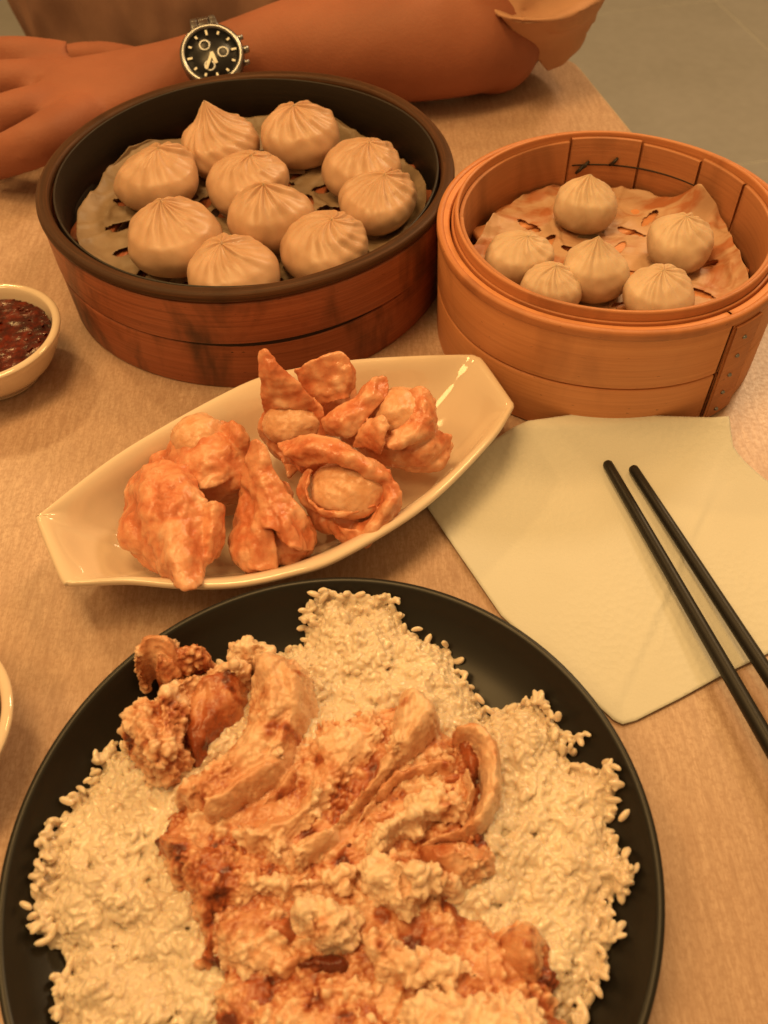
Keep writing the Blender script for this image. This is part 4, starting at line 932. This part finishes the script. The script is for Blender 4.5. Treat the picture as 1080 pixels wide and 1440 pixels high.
for i in range(36):
    a, r_ = random.uniform(0, 6.28), .040 * math.sqrt(random.random()); x, y = b1c[0] + r_ * math.cos(a), b1c[1] + r_ * math.sin(a)
    Rm = Matrix.Rotation(random.uniform(0, 6.28), 3, 'Z') @ Matrix.Rotation(random.uniform(-.5, .5), 3, 'X')
    fv.append(box((x, y, .0294 + random.uniform(0, .0008)), (random.uniform(.0008, .0022), random.uniform(.0006, .0014), .0003), .2, Rm))
v, f = join(*fv); fo = mk('chili_flakes', v, f, M['flake'], ch); fo['kind'] = 'stuff'
b2c, b2r = (-.2270, .1835), .0525
bowl('white bowl rim peeking in at the lower left beside the black plate', b2c, b2r, .036, .006)
v, f = lathe([(0, .0240), (.0400, .0240), (.0425, .0250)], 64, b2c); o = mk('broth', v, f, M['broth'], origin=(*b2c, .024)); tag(o, 'reddish broth in the white bowl at the lower left', 'sauce')

# ------------------------------------------------------------------ person
SH = thing('person', 'person in a tan shirt resting a bare forearm with a steel watch on the table', 'person', (-.21, 1.35, FZ))
def gt(pts, n=24, ring=22, nrm=None):
    S = crom([(*p[0], p[1], p[2]) for p in pts], n); return tube([s[:3] for s in S], [(s[3], s[4]) for s in S], ring, nrm=nrm)
sk = []
elbow = G(690, 48, .050); fa1 = G(600, 54, .054); fa2 = G(470, 64, .048); wr = G(300, 88, .036); wr2 = G(235, 108, .034); palm = G(150, 128, .034); kn = G(70, 140, .036)
sh_l = Vector((.11, 1.34, .42))
sk.append(gt([(sh_l, .070, .065), (Vector((.165, 1.20, .20)), .060, .058), (G(722, 8, .050) + Vector((0, .03, 0)), .046, .046), (elbow, .043, .043), (fa1, .055, .050), (fa2, .056, .046), (G(385, 74, .042), .044, .038), (wr, .0355, .027), (wr2, .037, .027), (palm, .050, .025), (kn, .056, .022)], 60, 28))
sk.append(sphere(elbow + Vector((.004, -.002, -.006)), .043, 20, 14))
for (b0, m0, e0, r0) in (((95, 92), (10, 80), (-60, 92), .0180), ((80, 118), (0, 116), (-70, 128), .0185), ((85, 145), (10, 162), (-60, 185), .0175), ((118, 165), (50, 202), (-25, 232), .0185)):
    S = crom([(*G(*b0, .036), r0 * 1.15), (*G(*m0, .046), r0), (*G(*e0, .020), r0 * .85)], 10); sk.append(tube([s[:3] for s in S], [s[3] for s in S], 14))
S = crom([(*G(200, 98, .026), .02), (*G(140, 84, .022), .017), (*G(80, 86, .018), .014)], 10); sk.append(tube([s[:3] for s in S], [s[3] for s in S], 14))
TX = -.21
# trunk, neck and head
sk.append(gt([(Vector((TX, 1.42, -.55)), .20, .15), (Vector((TX, 1.36, -.25)), .19, .14), (Vector((TX, 1.34, .05)), .20, .145), (Vector((TX, 1.36, .30)), .24, .14), (Vector((TX, 1.38, .44)), .20, .11), (Vector((TX, 1.38, .50)), .085, .075), (Vector((TX, 1.36, .60)), .075, .075)], 40, 30, nrm=(0, 1, 0)))
hd = Vector((TX, 1.33, .74)); sk.append(sphere(hd, .105, 26, 20, (.95, 1.15, 1.25))); sk.append(sphere(hd + Vector((0, -.122, -.02)), .018, 10, 8, (.8, 1, 1.4)))
for s in (-1, 1): sk.append(sphere(hd + Vector((s * .102, .005, -.01)), .022, 10, 8, (.35, .8, 1.3)))
# other arm down to the lap, thighs and lower legs
sk.append(gt([(Vector((TX - .33, 1.36, .40)), .068, .065), (Vector((TX - .38, 1.32, .15)), .058, .055), (Vector((TX - .39, 1.26, -.08)), .050, .050), (Vector((TX - .31, 1.10, -.18)), .045, .040), (Vector((TX - .22, 1.00, -.23)), .034, .028), (Vector((TX - .17, .96, -.25)), .042, .020)], 40, 20))
for (x, y) in ((TX - .21, .93), (TX - .185, .915), (TX - .16, .905), (TX - .135, .91)): sk.append(tube([(x + .03, y + .05, -.245), (x + .015, y + .01, -.247), (x, y - .03, -.262)], [.013, .012, .010], 10))
V, Fc, N = remesh(*join(*sk), .0055, 4)
V = V + N * np.array([.0012 * nz(p, 16, 1) for p in V])[:, None]
mk('body', V, Fc, M['skin'], SH)
# shirt: body and both sleeves, one cloth
cl = [gt([(Vector((TX, 1.40, -.46)), .235, .175), (Vector((TX, 1.34, -.25)), .235, .175), (Vector((TX, 1.30, .02)), .262, .190), (Vector((TX, 1.34, .30)), .262, .165), (Vector((TX, 1.37, .44)), .225, .125), (Vector((TX, 1.37, .488)), .10, .088)], 50, 40, nrm=(0, 1, 0)),
      gt([(Vector((TX - .29, 1.37, .41)), .085, .082), (Vector((TX - .35, 1.34, .30)), .088, .086), (Vector((TX - .385, 1.32, .14)), .086, .086)], 16, 24)]
V, Fc, N = remesh(*join(*cl), .0065, 5)
fold = np.array([.016 * max(0, 1 - abs(fbm((p[0], p[1] * .5, p[2] * .22), 9, 3)) * 2.2) + .006 * nz(p, 14, 4) for p in V])
mk('shirt', V + N * fold[:, None], Fc, M['shirt'], SH)
sl = [gt([(Vector((TX + .20, 1.37, .43)), .095, .09), (Vector((.12, 1.32, .36)), .090, .088), (Vector((.165, 1.20, .21)), .072, .070), (G(752, -60, .105), .060, .058), (G(748, -30, .085), .058, .056), (G(746, 2, .068), .053, .052), (G(750, 34, .056), .047, .047), (G(754, 58, .050), .038, .036)], 40, 34)]
V, Fc, N = remesh(*join(*sl), .0042, 3)
fold = np.array([.006 * max(0, 1 - abs(fbm(p, 11, 7)) * 2.5) + .002 * nz(p, 25, 4) for p in V]); V = V + N * fold[:, None]
cam_ = Vector((0, 0, H)); eA, eB = G(684, 0, .07), G(770, 100, .05); nrm_c = (eA - cam_).cross(eB - cam_); nrm_c.normalize()       # the slanting hem
if nrm_c.dot(G(800, 0, .07) - cam_) < 0: nrm_c = -nrm_c
so_ = mk('sleeve', V, Fc, M['sleeve'], SH); bm = bmesh.new(); bm.from_mesh(so_.data); wl = world_loc(so_)
fc = [f for f in bm.faces if (f.calc_center_median() + wl).z < .34 * K]; vv = list({v for f in fc for v in f.verts}); ee = list({e for f in fc for e in f.edges})
bmesh.ops.bisect_plane(bm, geom=vv + ee + fc, plane_co=cam_ * K - wl, plane_no=nrm_c, clear_inner=True); bm.to_mesh(so_.data); bm.free()
so_.modifiers.new('thickness', 'SOLIDIFY').thickness = .002
jn = [gt([(Vector((s * .10 + TX, 1.42, -.50)), .13, .12), (Vector((s * .13 + TX, 1.15, -.38)), .105, .10), (Vector((s * .14 + TX, .92, -.36)), .085, .08), (Vector((s * .14 + TX, .88, -.55)), .075, .075), (Vector((s * .14 + TX, .93, FZ + .06)), .06, .06)], 40, 20) for s in (-1, 1)]
V, Fc, N = remesh(*join(*jn), .008, 3); mk('trousers', V, Fc, M['jeans'], SH)
for s in (-1, 1):
    v, f = tube([(s * .14 + TX, .98, FZ + .035), (s * .14 + TX, .90, FZ + .035), (s * .14 + TX, .79, FZ + .025)], [(.045, .034), (.05, .034), (.035, .02)], 20); mk('shoe', v, f, M['jeans'], SH)
hv, hf = sphere(hd + Vector((0, .018, .025)), .112, 30, 22, (.98, 1.12, 1.22)); mk('hair', hv, hf, M['hair'], SH)
# chair behind the table edge
chr_ = thing('chair', 'dark wooden chair under the seated person', 'chair', (TX, 1.42, FZ))
v, f = box((TX, 1.42, -.625), (.27, .26, .018), .4); mk('seat', v, f, M['chair_wood'], chr_)
for sx in (-1, 1):
    for sy in (-1, 1):
        v, f = box((TX + sx * .235, 1.42 + sy * .23, (FZ - .644) / 2), (.02, .02, (-.644 - FZ) / 2), .2); mk('leg', v, f, M['chair_wood'], chr_)
v, f = box((TX, 1.70, -.25), (.25, .012, .36), .4); mk('backrest', v, f, M['chair_wood'], chr_)

# ------------------------------------------------------------------ wristwatch
wc = G(299, 80, .068)
wt = thing('wristwatch', 'steel wristwatch with round black dial on the forearm at the back', 'watch', (wc.x, wc.y, wc.z))
axis = (wr2 - G(385, 74, .042)).normalized()          # along the arm
nrm_ = (Vector((0, -.75, 1))).normalized(); nrm_ = (nrm_ - axis * nrm_.dot(axis)).normalized(); side = nrm_.cross(axis).normalized()
WM = Matrix((axis, side, nrm_)).transposed()
def wp(v, dz=0): return [wc + WM @ Vector(q) + nrm_ * dz for q in v]
v, f = lathe([(0, -.008), (.024, -.008), (.0265, -.005), (.0270, 0), (.0262, .003), (.0245, .0035), (.0240, .0035)], 48); mk('case', wp(v), f, M['steel'], wt)
v, f = lathe([(.0240, .0030), (.0262, .0030), (.0268, .0042), (.0250, .0062), (.0228, .0060), (.0224, .0040)], 48); mk('bezel', wp(v), f, M['steel'], wt)
v, f = lathe([(0, .0040), (.0226, .0040), (.0226, .0036)], 48); dl = mk('dial', wp(v), f, M['watch_dial'], wt)
for k in range(12):
    a = math.pi * 2 * k / 12; Rm = Matrix.Rotation(a, 3, 'Z'); v, f = box(Rm @ Vector((.0188, 0, .0045)), (.0022 if k % 3 == 0 else .0014, .0009, .0003), .2, Rm); mk('hour_marker', wp(v), f, M['lume'], dl)
for (cx, cy) in ((-.0095, 0), (.004, -.009), (.004, .009)):
    v, f = lathe([(.0034, .0043), (.0046, .0046), (.0050, .0043)], 24, (cx, cy)); mk('subdial_ring', wp(v), f, M['brushed_steel'], dl)
for (a, L, w_) in ((R(58), .0155, .0012), (R(100), .0105, .0015)):
    Rm = Matrix.Rotation(a - R(90), 3, 'Z'); v, f = box(Rm @ Vector((0, L / 2 - .001, .0056 + w_ * .2)), (w_, L / 2, .00025), .2, Rm); mk('watch_hand', wp(v), f, M['lume'], wt)
v, f = lathe([(0, .0070), (.0200, .0068), (.0229, .0060), (.0229, .0057), (0, .0060)], 48); 
for s in (-1, 1):      # crown and two pushers on the hand side
    pass
for (yy, rr_) in ((0, .0030), (.011, .0022), (-.011, .0022)):
    xx = -math.sqrt(.027 ** 2 - yy ** 2); v, f = tube([(xx + .001, yy, 0), (xx - .002, yy, 0), (xx - .0045, yy, 0)], [rr_, rr_, rr_ * .8], 14); mk('crown' if yy == 0 else 'pusher', wp(v), f, M['steel'], wt)
# bracelet links wrapping the wrist
wa, wb, cz = .0455, .0230, -.0225
for side_ in (-1, 1):
    for k in range(9):
        th = R(90) + side_ * R(34 + k * 16); y = wa * math.cos(th); z = wb * math.sin(th) + cz - .001
        tx = Vector((0, -wa * math.sin(th), wb * math.cos(th))).normalized(); al = math.atan2(tx.z, tx.y)
        Rm = Matrix.Rotation(al, 3, 'X'); wd_ = .0115 - .0003 * k
        for (ox, ww, mt) in ((0, wd_ * .42, 'steel'), (-wd_ * .74, wd_ * .27, 'brushed_steel'), (wd_ * .74, wd_ * .27, 'brushed_steel')):
            v, f = box(Vector((ox * 1.0, y, z)), (ww, .0050, .0018), .3, None)
            cc = Vector((ox, y, z)); v = [cc + Rm @ (q - cc) for q in v]; mk('link', wp(v), f, M[mt], wt)
    v, f = box((0, side_ * .0262, -.004), (.0125, .0045, .0030), .4); mk('lug', wp(v), f, M['steel'], wt)
